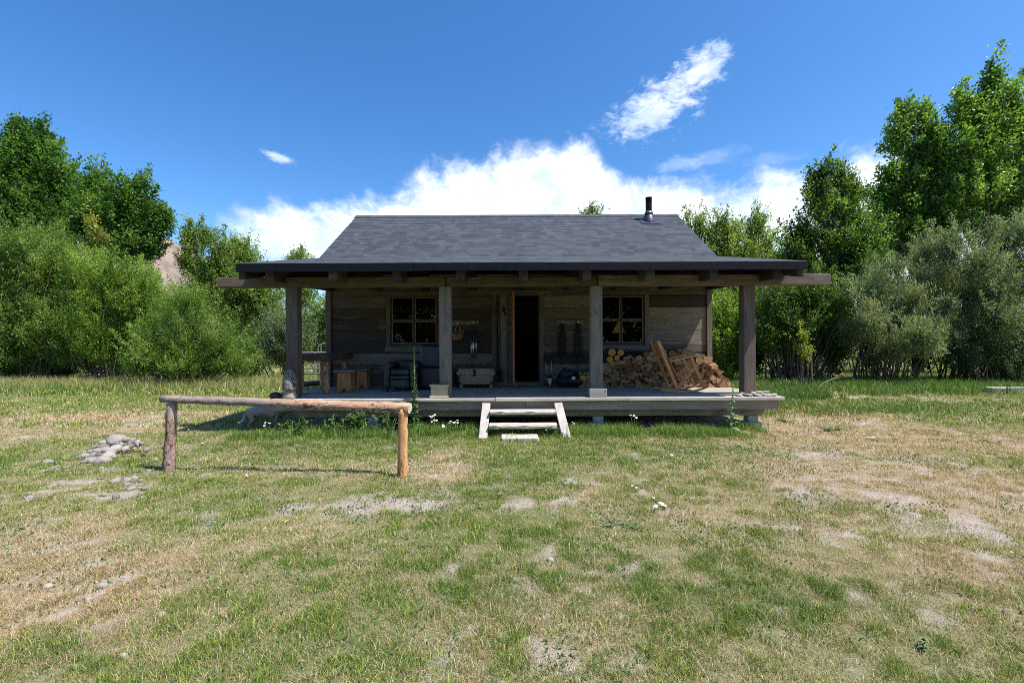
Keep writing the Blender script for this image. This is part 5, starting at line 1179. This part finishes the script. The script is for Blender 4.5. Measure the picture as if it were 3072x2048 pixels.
mb = MB(); mb.bar(Q(2024, 1128, fy), Q(2024, 1128, by), .02, .02); mb.bar(Q(2100, 1135, fy), Q(2100, 1135, by), .02, .02); mb.bar(Q(1990, 1063, fy), Q(1990, 1063, by), .02, .02); mb.build('crossbar', W_ROCK, ro)

# ---- lamp and candles seen through the windows
lx = P(1857, 998, 10.95); lamp = thing('table_lamp', 'table lamp with a pale shade glowing in the right window', 'lamp', (lx.x, 10.95, 1.45))
mb = MB(); zt_ = P(1857, 966, 10.95).z; zb_ = lx.z; bm = mb.bm; k0, k1_ = .03, .18
vs = [[bm.verts.new((lx.x + sx * k, 10.95 + sy * k, zz)) for sx, sy in ((-.97, -.25), (.25, -.97), (.97, .25), (-.25, .97))] for k, zz in ((k1_, zb_), (k0, zt_))]
mb._mark([bm.faces.new([vs[0][i], vs[0][(i + 1) % 4], vs[1][(i + 1) % 4], vs[1][i]]) for i in range(4)], .5); mb.build('lamp_shade', plain('warm_lit_shade', (.46, .34, .18), .8, var=.3, emit=((1.0, .52, .14), .018)), lamp)
mb = MB(); mb.lathe((lx.x, 10.95, 0), [(.09, 1.455), (.09, 1.475), (.03, 1.49), (.05, 1.6), (.04, 1.72), (.012, 1.76), (.012, zt_ - .02)], 14); mb.build('stand', plain('dark_lamp_stand', (.05, .035, .03), .5), lamp)
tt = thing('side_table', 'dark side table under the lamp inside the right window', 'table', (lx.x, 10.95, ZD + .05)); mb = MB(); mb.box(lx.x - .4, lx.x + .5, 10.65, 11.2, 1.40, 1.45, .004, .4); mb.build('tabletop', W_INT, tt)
for sx in (-.34, .44):
    for y in (10.70, 11.13): mb = MB(); mb.box(lx.x + sx - .025, lx.x + sx + .025, y, y + .05, ZD + .052, 1.398, .003, .4); mb.build('leg', W_INT, tt)
sh = thing('window_shelf', 'inside shelf board under the left window', 'shelf', ((WL[0] + WL[1]) / 2, YW + .2, WL[2])); mb = MB(); mb.box(WL[0] - .05, WL[1] + .05, YW + .115, YW + .33, WL[2] + .0, WL[2] + .035, .003, .6); mb.build('board', W_INT, sh)
for px, lab in ((1209.5, 'white candle behind the left pane of the left window'), (1280.5, 'white candle behind the right pane of the left window')):
    p = P(px, 1024, YW + .2); cd = thing('candle', lab, 'candle', (p.x, YW + .2, WL[2] + .035), 'candles in the left window'); mb = MB(); mb.lathe((p.x, YW + .2, WL[2] + .036), [(.013, .03), (.013, .115), (.008, .12)], 10); mb.build('wax', plain('candle_wax_' + str(int(px)), (.8, .77, .7), .5, var=.05, bump=0), cd); mb = MB(); mb.lathe((p.x, YW + .2, WL[2] + .036), [(.035, 0), (.035, .008), (.016, .012), (.016, .03)], 12); mb.build('holder', plain('brass_holder_' + str(int(px)), (.35, .25, .08), .4, metal=.7), cd)

# ---- stones
def stone_mat(name, a, c):
    m, t, b = newmat(name); co = t.coord(); oi = t.new('ShaderNodeObjectInfo'); n = t.noise(co, 9, 6, .65); rnd = oi.outputs['Random']
    cc = t.mix(t.math('MULTIPLY_ADD', n, .7, t.math('MULTIPLY_ADD', rnd, .7, -.35), clamp=True), a, c); cc = t.mix(t.maprange(t.noise(co, 40, 3), .6, .75, 0, .5), cc, tuple(x * .5 for x in a)); t.l.new(cc, b.inputs['Base Color']); b.inputs['Roughness'].default_value = .9; t.l.new(t.bump(n, .5, .03), b.inputs['Normal']); return m
M_ST = stone_mat('grey_field_stone', (.17, .145, .125), (.48, .43, .39)); M_FL = stone_mat('flat_tan_stone', (.24, .205, .18), (.50, .45, .41)); M_CH = stone_mat('pale_limestone', (.34, .295, .245), (.54, .48, .41))
stp = []
for k in range(7):
    mb = MB(); mb.blob((0, 0, 0), 1, 1, 1, 3, .26, 1.3, seed=k * 3 + 1); me = bpy.data.meshes.new('stone'); mb.bm.to_mesh(me); mb.bm.free(); me.materials.append(M_ST); stp.append(me)
stf = []
for k in range(5):
    mb = MB(); mb.blob((0, 0, 0), 1, 1, 1, 3, .22, 1.5, seed=k * 5 + 2); me = bpy.data.meshes.new('flat_stone'); mb.bm.to_mesh(me); mb.bm.free(); me.materials.append(M_FL); stf.append(me)
stc = []
for k in range(3):
    mb = MB(); mb.blob((0, 0, 0), 1, 1, 1, 2, .35, 1.7, seed=k * 5 + 9); me = bpy.data.meshes.new('pale_rock'); mb.bm.to_mesh(me); mb.bm.free(); me.materials.append(M_CH); stc.append(me)
rs = random.Random(5); ns = 0
def stone(px, py, w, h, lab, grp, lib=stp, D=None, z=None, name='stone', cat='stone'):
    global ns
    g = G(px, py + h * .45) if D is None else P(px, py, D); D_ = g.y; o = bpy.data.objects.new(name, lib[ns % len(lib)]); ns += 1; COL.objects.link(o)
    hw = w / F * D_ / 2; hh = h / F * D_ / 2
    o.scale = (hw * .93, hw * .93 * rs.uniform(.7, 1.0), max(hh * 1.2, .014)); o.location = (g.x, D_ + hw * .4, (ghs(g.x, D_) + hh * (.3 if lib is stc else .6)) if z is None else z); o.rotation_euler = (rs.uniform(-.15, .15), rs.uniform(-.15, .15), rs.uniform(0, 6.28) if lib is not stc else 0); tag(o, lab, cat, grp); return o
PILE = [(341, 1322, 50, 24), (305, 1328, 22, 12), (376, 1320, 20, 14), (394, 1322, 18, 14), (408, 1331, 22, 16), (300, 1340, 34, 12), (283, 1343, 14, 10), (360, 1336, 20, 14), (340, 1347, 34, 20), (311, 1353, 34, 16), (292, 1353, 40, 14), (266, 1360, 26, 16), (372, 1346, 26, 14), (275, 1372, 22, 14), (252, 1374, 26, 12), (318, 1371, 32, 22), (294, 1371, 18, 14), (338, 1371, 18, 12), (390, 1338, 20, 10), (328, 1358, 26, 16), (352, 1334, 18, 10), (386, 1330, 14, 10), (423, 1330, 16, 9), (262, 1392, 22, 12), (275, 1394, 26, 14), (300, 1400, 44, 22), (288, 1386, 24, 12), (232, 1383, 24, 10), (437, 1350, 16, 12), (465, 1379, 12, 10), (312, 1388, 24, 14), (250, 1402, 18, 8)]
for i, (px, py, w, h) in enumerate(PILE):
    g = G(px, 1384 if py < 1384 else py + 6); lift = None
    D_ = 6.05 + (1395 - py) * .009; p = P(px, py, D_); zz = max(p.z, ghs(p.x, D_) + .02)
    stone(px, py, w * 1.12, h * 1.15, 'largest smooth oval stone on top of the stone heap' if i == 0 else 'rounded grey field stone in the heap left of the hitching rail', None if i == 0 else 'stones in the heap', stp, D_, zz)
for i, (px, py, w, h) in enumerate([(137, 1386, 34, 14), (106, 1385, 14, 8), (192, 1388, 16, 8), (150, 1412, 40, 10), (125, 1418, 26, 8), (165, 1402, 22, 7)]):
    stone(px, py, w, h, 'pale stone half sunk in the bare patch left of the heap', 'stones in the bare patch', stp)
for i, (px, py, w, h) in enumerate([(340, 1440, 34, 16), (374, 1436, 30, 12), (402, 1430, 22, 12), (345, 1482, 24, 18), (420, 1440, 18, 10), (390, 1462, 26, 10), (430, 1462, 22, 12), (370, 1462, 18, 9), (330, 1470, 14, 10), (80, 1500, 24, 8), (110, 1492, 28, 8)]):
    stone(px, py, w, h, 'pale flat stone in the dirt patch below the heap', 'stones below the heap', stp)
for i in range(26):
    px, py = rs.choice(((rs.gauss(330, 60), rs.gauss(1398, 16)), (rs.gauss(180, 60), rs.gauss(1410, 14)), (rs.gauss(385, 50), rs.gauss(1455, 18)), (rs.gauss(90, 40), rs.gauss(1495, 10)))); w = rs.uniform(9, 22)
    stone(px, py, w, w * rs.uniform(.4, .65), 'small grey stone scattered over the dirt between the heap and the foreground', 'small stones scattered round the heap', stc if 0 else stp)
for i, (px, py, w, h, lab) in enumerate([(300, 1752, 34, 22, 'whitish rock in the left foreground grass, upper of two'), (262, 1795, 26, 18, 'whitish rock in the left foreground grass, lower of two'), (138, 1752, 36, 14, 'whitish rock near the left edge of the grass'), (362, 1962, 30, 20, 'whitish rock nearest the camera at the lower left'), (480, 1838, 24, 12, 'small whitish rock in the grass right of the foreground rocks'), (1652, 1402 + 260, 26, 14, 'small pale rock in the middle of the lawn')]):
    stone(px, py, w, h, lab, None, stc, name='pale_rock', cat='rock')
for i, (px, py, w, h) in enumerate([(2221, 1182, 26, 9), (2249, 1184, 33, 10), (2276, 1181, 26, 10), (2292, 1184, 20, 10), (2321, 1183, 28, 10), (2300, 1177, 28, 9), (2282, 1174, 22, 9), (2272, 1170, 18, 9), (2262, 1178, 22, 8), (2228, 1176, 18, 7), (2306, 1184, 24, 9)]):
    D_ = 8.05 if py > 1179 else 8.24 if px > 2265 else 8.10
    x = P(px, py, D_).x; stone(px, py, w, h, 'flat tan stone in the ring round the foot of the right porch post', 'flat stones at the right post', stf, D_, ZD + .02 + (.03 if py < 1179 else 0), name='flat_stone')
# ---- gate, log, timber, branches behind
M_GATE = plain('galvanised_tube', (.33, .32, .30), .45, metal=.6, var=.2)
def gate(name, label, xa, xb, y, zs, uprights, zt, zb, rnd=.12):
    g = thing(name, label, 'gate', ((xa + xb) / 2, y, 0), 'farm gates behind the porch'); mb = MB()
    mb.tube([(xa, y, zb), (xa, y, zt - rnd), (xa + rnd * .3, y, zt - rnd * .3), (xa + rnd, y, zt), (xb - rnd, y, zt), (xb - rnd * .3, y, zt - rnd * .3), (xb, y, zt - rnd), (xb, y, zb), (xb, y, zb)], .024, 8); mb.build('frame', M_GATE, g)
    for z in zs: mb = MB(); mb.tube([(xa, y, z), (xb, y, z)], .02, 8); mb.build('rail', M_GATE, g)
    for x in uprights: mb = MB(); mb.box(x - .02, x + .02, y - .03, y - .021, zb, zt, .002); mb.build('upright', M_GATE, g)
gate('farm_gate', 'long grey tube gate seen under the log table', XX(887, 15.8), XX(1010, 15.8), 15.8, [P(900, v, 15.8).z for v in (1092, 1106, 1120)], [XX(945, 15.8)], P(900, 1057, 15.8).z, P(900, 1132, 15.8).z)
gate('farm_gate', 'taller rounded tube gate beside the left cabin corner', XX(954, 17.5), XX(1062, 17.5), 17.5, [P(960, v, 17.5).z for v in (1060, 1085, 1108)], [XX(964, 17.5), XX(1010, 17.5)], P(960, 1030, 17.5).z, .2, .2)
mb = MB(); p, r_ = crooked(P(890, 1156, 13.5), P(1012, 1141, 14.6), .085, .075, 16, .012); mb.tube(p, r_, 12, .5, 0, 2, .06); tag(centred(mb.build('fallen_log', [plain('dark_grey_log', (.13, .115, .10), .9, var=.4), L_END, L_END])), 'grey fallen log lying in the grass behind the porch', 'log')
c = G(3030, 1179); mb = MB(); mb.box(c.x - .52, c.x + .9, c.y, c.y + .22, ghs(c.x, c.y) - .02, ghs(c.x, c.y) + .17, .015, .8, warp=.02); tag(centred(mb.build('timber', W_STEPX)), 'bleached grey timber lying before the dark willows at the right edge', 'timber')
mb = MB(); c = G(2602, 1316); mb.tube([(c.x - .12, c.y, ghs(c.x, c.y) + .012), (c.x + .13, c.y + .01, ghs(c.x, c.y) + .016)], .011, 7); tag(centred(mb.build('stick', plain('bleached_stick', (.75, .72, .68), .7))), 'short white stick lying on the dry grass right of the deck', 'stick')
M_BR = plain('dead_branch', (.17, .14, .115), .9, var=.4)
for i, (a, b_, lab) in enumerate((((2440, 1186), (2590, 1150), 'long dead branch on the bare ground right of the deck'), ((2520, 1143), (2600, 1118), 'arched dead branch below the dark willow'), ((2300, 1150), (2420, 1172), 'dead branch right behind the right porch post'), ((2560, 1170), (2700, 1182), 'dead branch lying towards the right on the bare strip'))):
    pa, pb = G(*a), G(b_[0], max(b_[1], 1135)); pa.z = ghs(pa.x, pa.y) + .03; pb.z = ghs(pb.x, pb.y) + .12; mb = MB(); limb(mb, pa, pb, .022, .008, .12, 6, 8)
    for k in range(7):
        q = pa.lerp(pb, random.uniform(.15, .95)); limb(mb, q, q + Vector((random.uniform(-.5, .5), random.uniform(-.3, .3), random.uniform(.02, .3))), .009, .003, .2, 5, 4)
    tag(centred(mb.build('branch', M_BR)), lab, 'branch')

# ---- flowers and weeds
M_PET = leafmat('white_petals', .15, .6, .2); M_YEL = plain('yellow_flower_centre', (.65, .42, .04), .7)
M_WEED = leafmat('weed_leaf', .25, .45, .4)
def flower_plant(name, label, x, y, heads, h, r, cat='flower', group=None, yellow=False, spread=.12):
    root = thing(name, label, cat, (x, y, ghs(x, y)), group); z = ghs(x, y); ms = MB(); Vl, Fl, Cl = [], [], []
    for k in range(heads):
        a = random.uniform(0, 6.28); d = random.uniform(0, spread); hx, hy, hz_ = x + d * math.cos(a), y + d * math.sin(a), z + h * random.uniform(.7, 1.1)
        ms.tube([(x + d * .3 * math.cos(a), y, z), (hx, hy, hz_)], .0025, 4)
        n = 9; tl = Vector((random.uniform(-.35, .35), random.uniform(-.7, -.1), 1)).normalized(); u = tl.orthogonal().normalized(); v = tl.cross(u)
        for i in range(n):
            th = 6.283 * i / n; dd = u * math.cos(th) + v * math.sin(th); s = tl.cross(dd); o = len(Vl); b0 = Vector((hx, hy, hz_))
            for q in (b0 + dd * r * .2 - s * r * .12, b0 + dd * r * .2 + s * r * .12, b0 + dd * r + s * r * .22, b0 + dd * r - s * r * .22): Vl.append(tuple(q)); Cl.append((.8, .78, .74) if not yellow else (.75, .5, .05))
            Fl.append((o, o + 1, o + 2, o + 3))
        mc = MB(); mc.blob((hx, hy, hz_ + r * .12), r * .3, r * .3, r * .2, 1, 0); mc.build('flower_centre', M_YEL, root)
    ms.build('stem', STEMG, root); link('petals', np_mesh('petals', np.array(Vl) - np.array(root.location), np.array(Fl), col=np.array(Cl)), M_PET, root)
STEMG = plain('green_flower_stem', (.09, .16, .04), .8)
for px, py, hd, r, lab in ((1906, 1468, 2, .014, 'pair of white daisies highest up on the lawn right of centre'), (1966, 1502, 1, .016, 'single white daisy just above the lawn daisy cluster'), (1992, 1526, 6, .014, 'cluster of white daisies right of the lawn centre'), (1956, 1532, 2, .016, 'small pale daisies at the left of the lawn cluster'), (2010, 1378, 1, .018, 'lone tiny daisy between the lawn and the deck')):
    g = G(px, py); flower_plant('daisy', lab, g.x, g.y, hd, .06, r, group='daisies on the lawn', spread=.05)
for px, py, y, hd, h, r, lab in ((1300, 1290, 7.85, 7, .30, .022, 'tall white-flowered weed before the deck left of the steps'), (1330, 1288, 7.75, 4, .20, .02, 'white-flowered weed second from the left before the steps'), (1365, 1288, 7.8, 5, .26, .02, 'white-flowered weed just left of the steps'), (1640, 1295, 7.55, 5, .16, .018, 'white daisies growing under the lower tread'), (1905, 1288, 7.9, 3, .34, .022, 'white flowers before the deck between steps and mullein'), (805, 1290, 7.9, 3, .22, .022, 'white flower beside the dog under the deck end'), (1716, 1290, 7.6, 4, .30, .012, 'thin seeding weed at the right step stringer'), (1700, 1310, 7.42, 4, .24, .01, 'leafy weed at the foot of the right stringer')):
    flower_plant('flowering_weed', lab, XX(px, y), y, hd, h, r, group='flowers along the deck')
for px, py, lab, yl in ((608, 1330, 'white yarrow head left of centre behind the rail', 0), (566, 1298, 'white yarrow head beside the left rail post', 0), (740, 1440, 'white flower before the hitching rail', 0), (400, 1310, 'white seed flowers behind the stone heap', 0), (490, 1434, 'yellow dandelion near the left rail post', 1), (858, 1572, 'little yellow flowers on the bare lawn patch', 1), (898, 1556, 'yellow and white flower on the edge of the bare patch', 1), (3058, 1680, 'yellow dandelion at the right edge', 1)):
    g = G(px, py); flower_plant('wildflower', lab, g.x, g.y, 2, (.06 if not yl else .04), (.012 if not yl else .009), group='wild flowers in the meadow', yellow=bool(yl), spread=.04)
def leafy(name, label, x, y, h, w, n, L, ca, cb, dp=.25, cat='weed', group=None, wl=.4):
    z = ghs(x, y); root = thing(name, label, cat, (x, y, z), group); mb = MB(); Vl, Fl, Cl = [], [], []
    for k in range(max(n // 12, 3)):
        a = random.uniform(0, 6.28); tip = Vector((x + random.uniform(-w, w) * .5, y + random.uniform(-dp, dp) * .5, z + h * random.uniform(.5, 1))); b0 = Vector((x + (tip.x - x) * .35, y, z)); mb.tube([b0, b0.lerp(tip, .5) + Vector((0, 0, h * .08)), tip], [.005, .004, .002], 5)
        for i in range(12):
            f = .15 + .85 * i / 11; p = b0.lerp(tip, f); th = random.uniform(0, 6.28); q = random.random(); LL = L * random.uniform(.6, 1.2)
            leafblade(Vl, Fl, Cl, p, (math.cos(th), math.sin(th), random.uniform(0, .8)), LL, LL * wl, tuple(ca[j] * (1 - q) + cb[j] * q for j in range(3)), random.uniform(.2, .6), 3)
    mb.build('stems', STEMG, root); link('leaves', np_mesh('leaves', np.array(Vl) - np.array(root.location), np.array(Fl), col=np.array(Cl), smooth=True), M_WEED, root)
for px, y, h, w, n, L, lab in ((1105, 7.85, .50, .75, 300, .105, 'broad leafed dark green weed climbing the deck face'), (1020, 7.8, .34, .5, 160, .09, 'leafy weed left of the big one before the deck'), (1165, 7.75, .46, .3, 110, .06, 'upright pale green weed left of the honey coloured rail post'), (980, 7.75, .42, .2, 70, .05, 'feathery green weed before the left of the deck'), (880, 7.8, .30, .6, 120, .08, 'low leafy weed under the left of the deck rim'), (1250, 7.8, .30, .3, 90, .06, 'leafy weed right of the honey coloured rail post')):
    leafy('broadleaf_weed', lab, XX(px, y), y, h, w, n, L, (.045, .12, .028), (.16, .27, .08), group='weeds along the deck')
for px, py, lab, h, w, n in ((2495, 1288, 'bushy grey-green weed right of the deck corner', .12, .55, 240), (2360, 1262, 'low grey-green weed just right of the deck end', .10, .4, 140), (2980, 1325, 'small green weed far right on the dry grass', .10, .25, 70), (660, 1565, 'small green weed beside the bare dirt patch', .05, .14, 60), (1860, 1570, 'dark green clover patch on the lawn', .03, .5, 200), (1460, 1480, 'leafy patch on the left of the bare lawn spots', .04, .4, 120), (2760, 1920, 'pale leafed weed near the lower right corner', .05, .16, 50)):
    g = G(px, py); leafy('weed', lab, g.x, g.y, h, w, n, .05 if h > .06 else .03, (.08, .14, .05), (.20, .27, .13), .3, group='weeds in the meadow')

# ================================================================== SKY, SUN, CAMERA
S = Vector((.53, -.22, 1.0)).normalized(); ELEV = math.asin(S.z); AZ = math.atan2(S.x, S.y)
w = bpy.data.worlds.new('World'); sc.world = w; w.use_nodes = True; t = NT(w); t.n.clear()
sky = t.new('ShaderNodeTexSky'); sky.sky_type = 'NISHITA'; sky.sun_disc = False; sky.sun_elevation = ELEV; sky.sun_rotation = AZ; sky.altitude = 1600; sky.air_density = 1.0; sky.dust_density = 1.8; sky.ozone_density = 1.6
hs = t.new('ShaderNodeHueSaturation'); t.l.new(sky.outputs[0], hs.inputs['Color']); hs.inputs['Hue'].default_value = .502; hs.inputs['Saturation'].default_value = 1.32; hs.inputs['Value'].default_value = 1.07
dirv = t.coord('Generated'); sx = t.new('ShaderNodeSeparateXYZ'); t.l.new(dirv, sx.inputs[0])
az = t.math('ARCTAN2', sx.outputs[0], sx.outputs[1]); el = t.math('ARCSINE', sx.outputs[2])
def azel(px, py):
    v = Vector(((px - ROLL * (py - HOR) - 1536) / F, 1, (HOR - py - ROLL * (px - 1536)) / F)); return math.atan2(v.x, v.y), math.asin(v.normalized().z)
cb = t.new('ShaderNodeCombineXYZ'); t.l.new(az, cb.inputs[0]); t.l.new(el, cb.inputs[1]); ae = cb.outputs[0]
n1 = t.noise(ae, 9, 9, .62, dist=.35); n2 = t.noise(t.mapping(ae, (1, 1.6, 1), (3, 1, 0)), 22, 8, .65); n3 = t.noise(t.mapping(ae, (1, 2.2, 1), (7, 2, 0), (0, 0, -.5)), 30, 7, .7, dist=.6)
A0, A1, E1 = -.60, .90, .60
def curve(pts):
    c = t.new('ShaderNodeFloatCurve'); cm = c.mapping.curves[0]; q = sorted([((azel(x * 1.3061, y * 1.3061)[0] - A0) / (A1 - A0), max(azel(x * 1.3061, y * 1.3061)[1], 0) / E1) for x, y in pts])
    while len(cm.points) < len(q): cm.points.new(.5, .5)
    for p_, (a, b_) in zip(cm.points, q): p_.location = (min(max(a, 0), 1), b_); p_.handle_type = 'AUTO_CLAMPED'
    c.mapping.update(); t.l.new(t.maprange(az, A0, A1, 0, 1, False), c.inputs['Value']); return t.math('MULTIPLY', c.outputs[0], E1)
top = curve([(440, 700), (482, 640), (497, 470), (540, 456), (640, 462), (760, 452), (860, 440), (930, 415), (980, 385), (1060, 362), (1140, 345), (1200, 325), (1270, 308), (1335, 310), (1375, 340), (1400, 375), (1450, 392), (1560, 398), (1680, 404), (1780, 392), (1870, 365), (1940, 338), (2010, 335), (2120, 352), (2240, 372), (2352, 390)])
bot = curve([(440, 790), (500, 520), (560, 560), (620, 590), (680, 610), (760, 640), (900, 720), (1100, 790), (2352, 790)])
topn = t.math('ADD', top, t.math('MULTIPLY_ADD', n1, .13, -.068)); topn = t.math('ADD', topn, t.math('MULTIPLY_ADD', n2, .05, -.027))
body = t.math('MULTIPLY', t.math('MULTIPLY', t.maprange(az, -.62, -.5), t.maprange(az, 1.5, 1.0)), t.math('MULTIPLY', t.maprange(t.math('SUBTRACT', topn, el), -.012, .050), t.maprange(t.math('SUBTRACT', el, t.math('ADD', bot, t.math('MULTIPLY_ADD', n1, .12, -.06))), -.05, .05)))
def streak(pa, pb, width, dens, taper=1.0):
    a, b_ = azel(pa[0] * 1.3061, pa[1] * 1.3061), azel(pb[0] * 1.3061, pb[1] * 1.3061); cx_, cy_ = (a[0] + b_[0]) / 2, (a[1] + b_[1]) / 2; L = math.hypot(b_[0] - a[0], b_[1] - a[1]) / 2; an = math.atan2(b_[1] - a[1], b_[0] - a[0])
    mp = t.new('ShaderNodeMapping'); mp.vector_type = 'TEXTURE'; t.l.new(ae, mp.inputs[0]); mp.inputs['Location'].default_value = (cx_, cy_, 0); mp.inputs['Rotation'].default_value = (0, 0, an); mp.inputs['Scale'].default_value = (L, width / F * 1.3061 * .9, 1)
    ln = t.new('ShaderNodeVectorMath'); ln.operation = 'LENGTH'; t.l.new(mp.outputs[0], ln.inputs[0]); q = t.math('ADD', ln.outputs['Value'], t.math('MULTIPLY_ADD', n2, 2.4, -1.2)); q = t.math('ADD', q, t.math('MULTIPLY_ADD', n3, 2.2, -1.1))
    return t.math('MULTIPLY', t.maprange(q, 1.25, .1), dens)
cl = body
for args in (((1405, 300), (1610, 195), 50, .85), ((1540, 205), (1668, 120), 40, .8), ((1440, 275), (1560, 240), 38, .6), ((612, 352), (680, 376), 9, .6), ((1560, 380), (1720, 340), 20, .16), ((1700, 375), (1850, 360), 16, .14), ((1500, 385), (1640, 365), 16, .3)):
    cl = t.math('MAXIMUM', cl, streak(*args))
cloudc = t.mix(t.maprange(t.math('ADD', n1, t.math('MULTIPLY_ADD', n2, .8, -.4)), .34, .60), (3.9, 4.7, 5.9), (5.9, 6.2, 6.6))
final = t.mix(t.math('MULTIPLY', cl, .97, clamp=True), hs.outputs[0], cloudc)
bg = t.new('ShaderNodeBackground'); t.l.new(final, bg.inputs[0]); bg.inputs[1].default_value = .135
out = t.new('ShaderNodeOutputWorld'); t.l.new(bg.outputs[0], out.inputs[0])
sl = bpy.data.lights.new('sun', 'SUN'); sl.energy = 4.9; sl.angle = R(.53); sl.color = (1.0, .955, .89); so_ = bpy.data.objects.new('sun', sl); COL.objects.link(so_); so_.rotation_euler = S.to_track_quat('Z', 'Y').to_euler(); so_.location = (20, -10, 40)
cam = bpy.data.cameras.new('camera'); co_ = bpy.data.objects.new('camera', cam); COL.objects.link(co_); sc.camera = co_
cam.sensor_width = 36; cam.lens = F / 3072 * 36; cam.shift_y = (HOR - 1024) / 3072; cam.clip_end = 6000; cam.clip_start = .05
co_.matrix_world = Matrix.Translation((0, 0, CAMZ)) @ Matrix.Rotation(R(90), 4, 'X') @ Matrix.Rotation(-ROLL, 4, 'Z')
sc.view_settings.view_transform = 'Standard'; sc.view_settings.look = 'None'; sc.view_settings.exposure = EXPO; sc.view_settings.gamma = 1
cy_ = sc.cycles; sc.render.engine = 'CYCLES'; cy_.max_bounces = 7; cy_.diffuse_bounces = 3; cy_.glossy_bounces = 3; cy_.transmission_bounces = 4; cy_.transparent_max_bounces = 8; cy_.caustics_reflective = False; cy_.caustics_refractive = False; cy_.sample_clamp_indirect = 6
cy_.pixel_filter_type = 'BLACKMAN_HARRIS'; cy_.filter_width = .9; cy_.use_denoising = DENO; cy_.denoiser = 'OPENIMAGEDENOISE'; cy_.denoising_input_passes = 'RGB_ALBEDO_NORMAL'; cy_.denoising_prefilter = 'ACCURATE'; cy_.use_adaptive_sampling = False
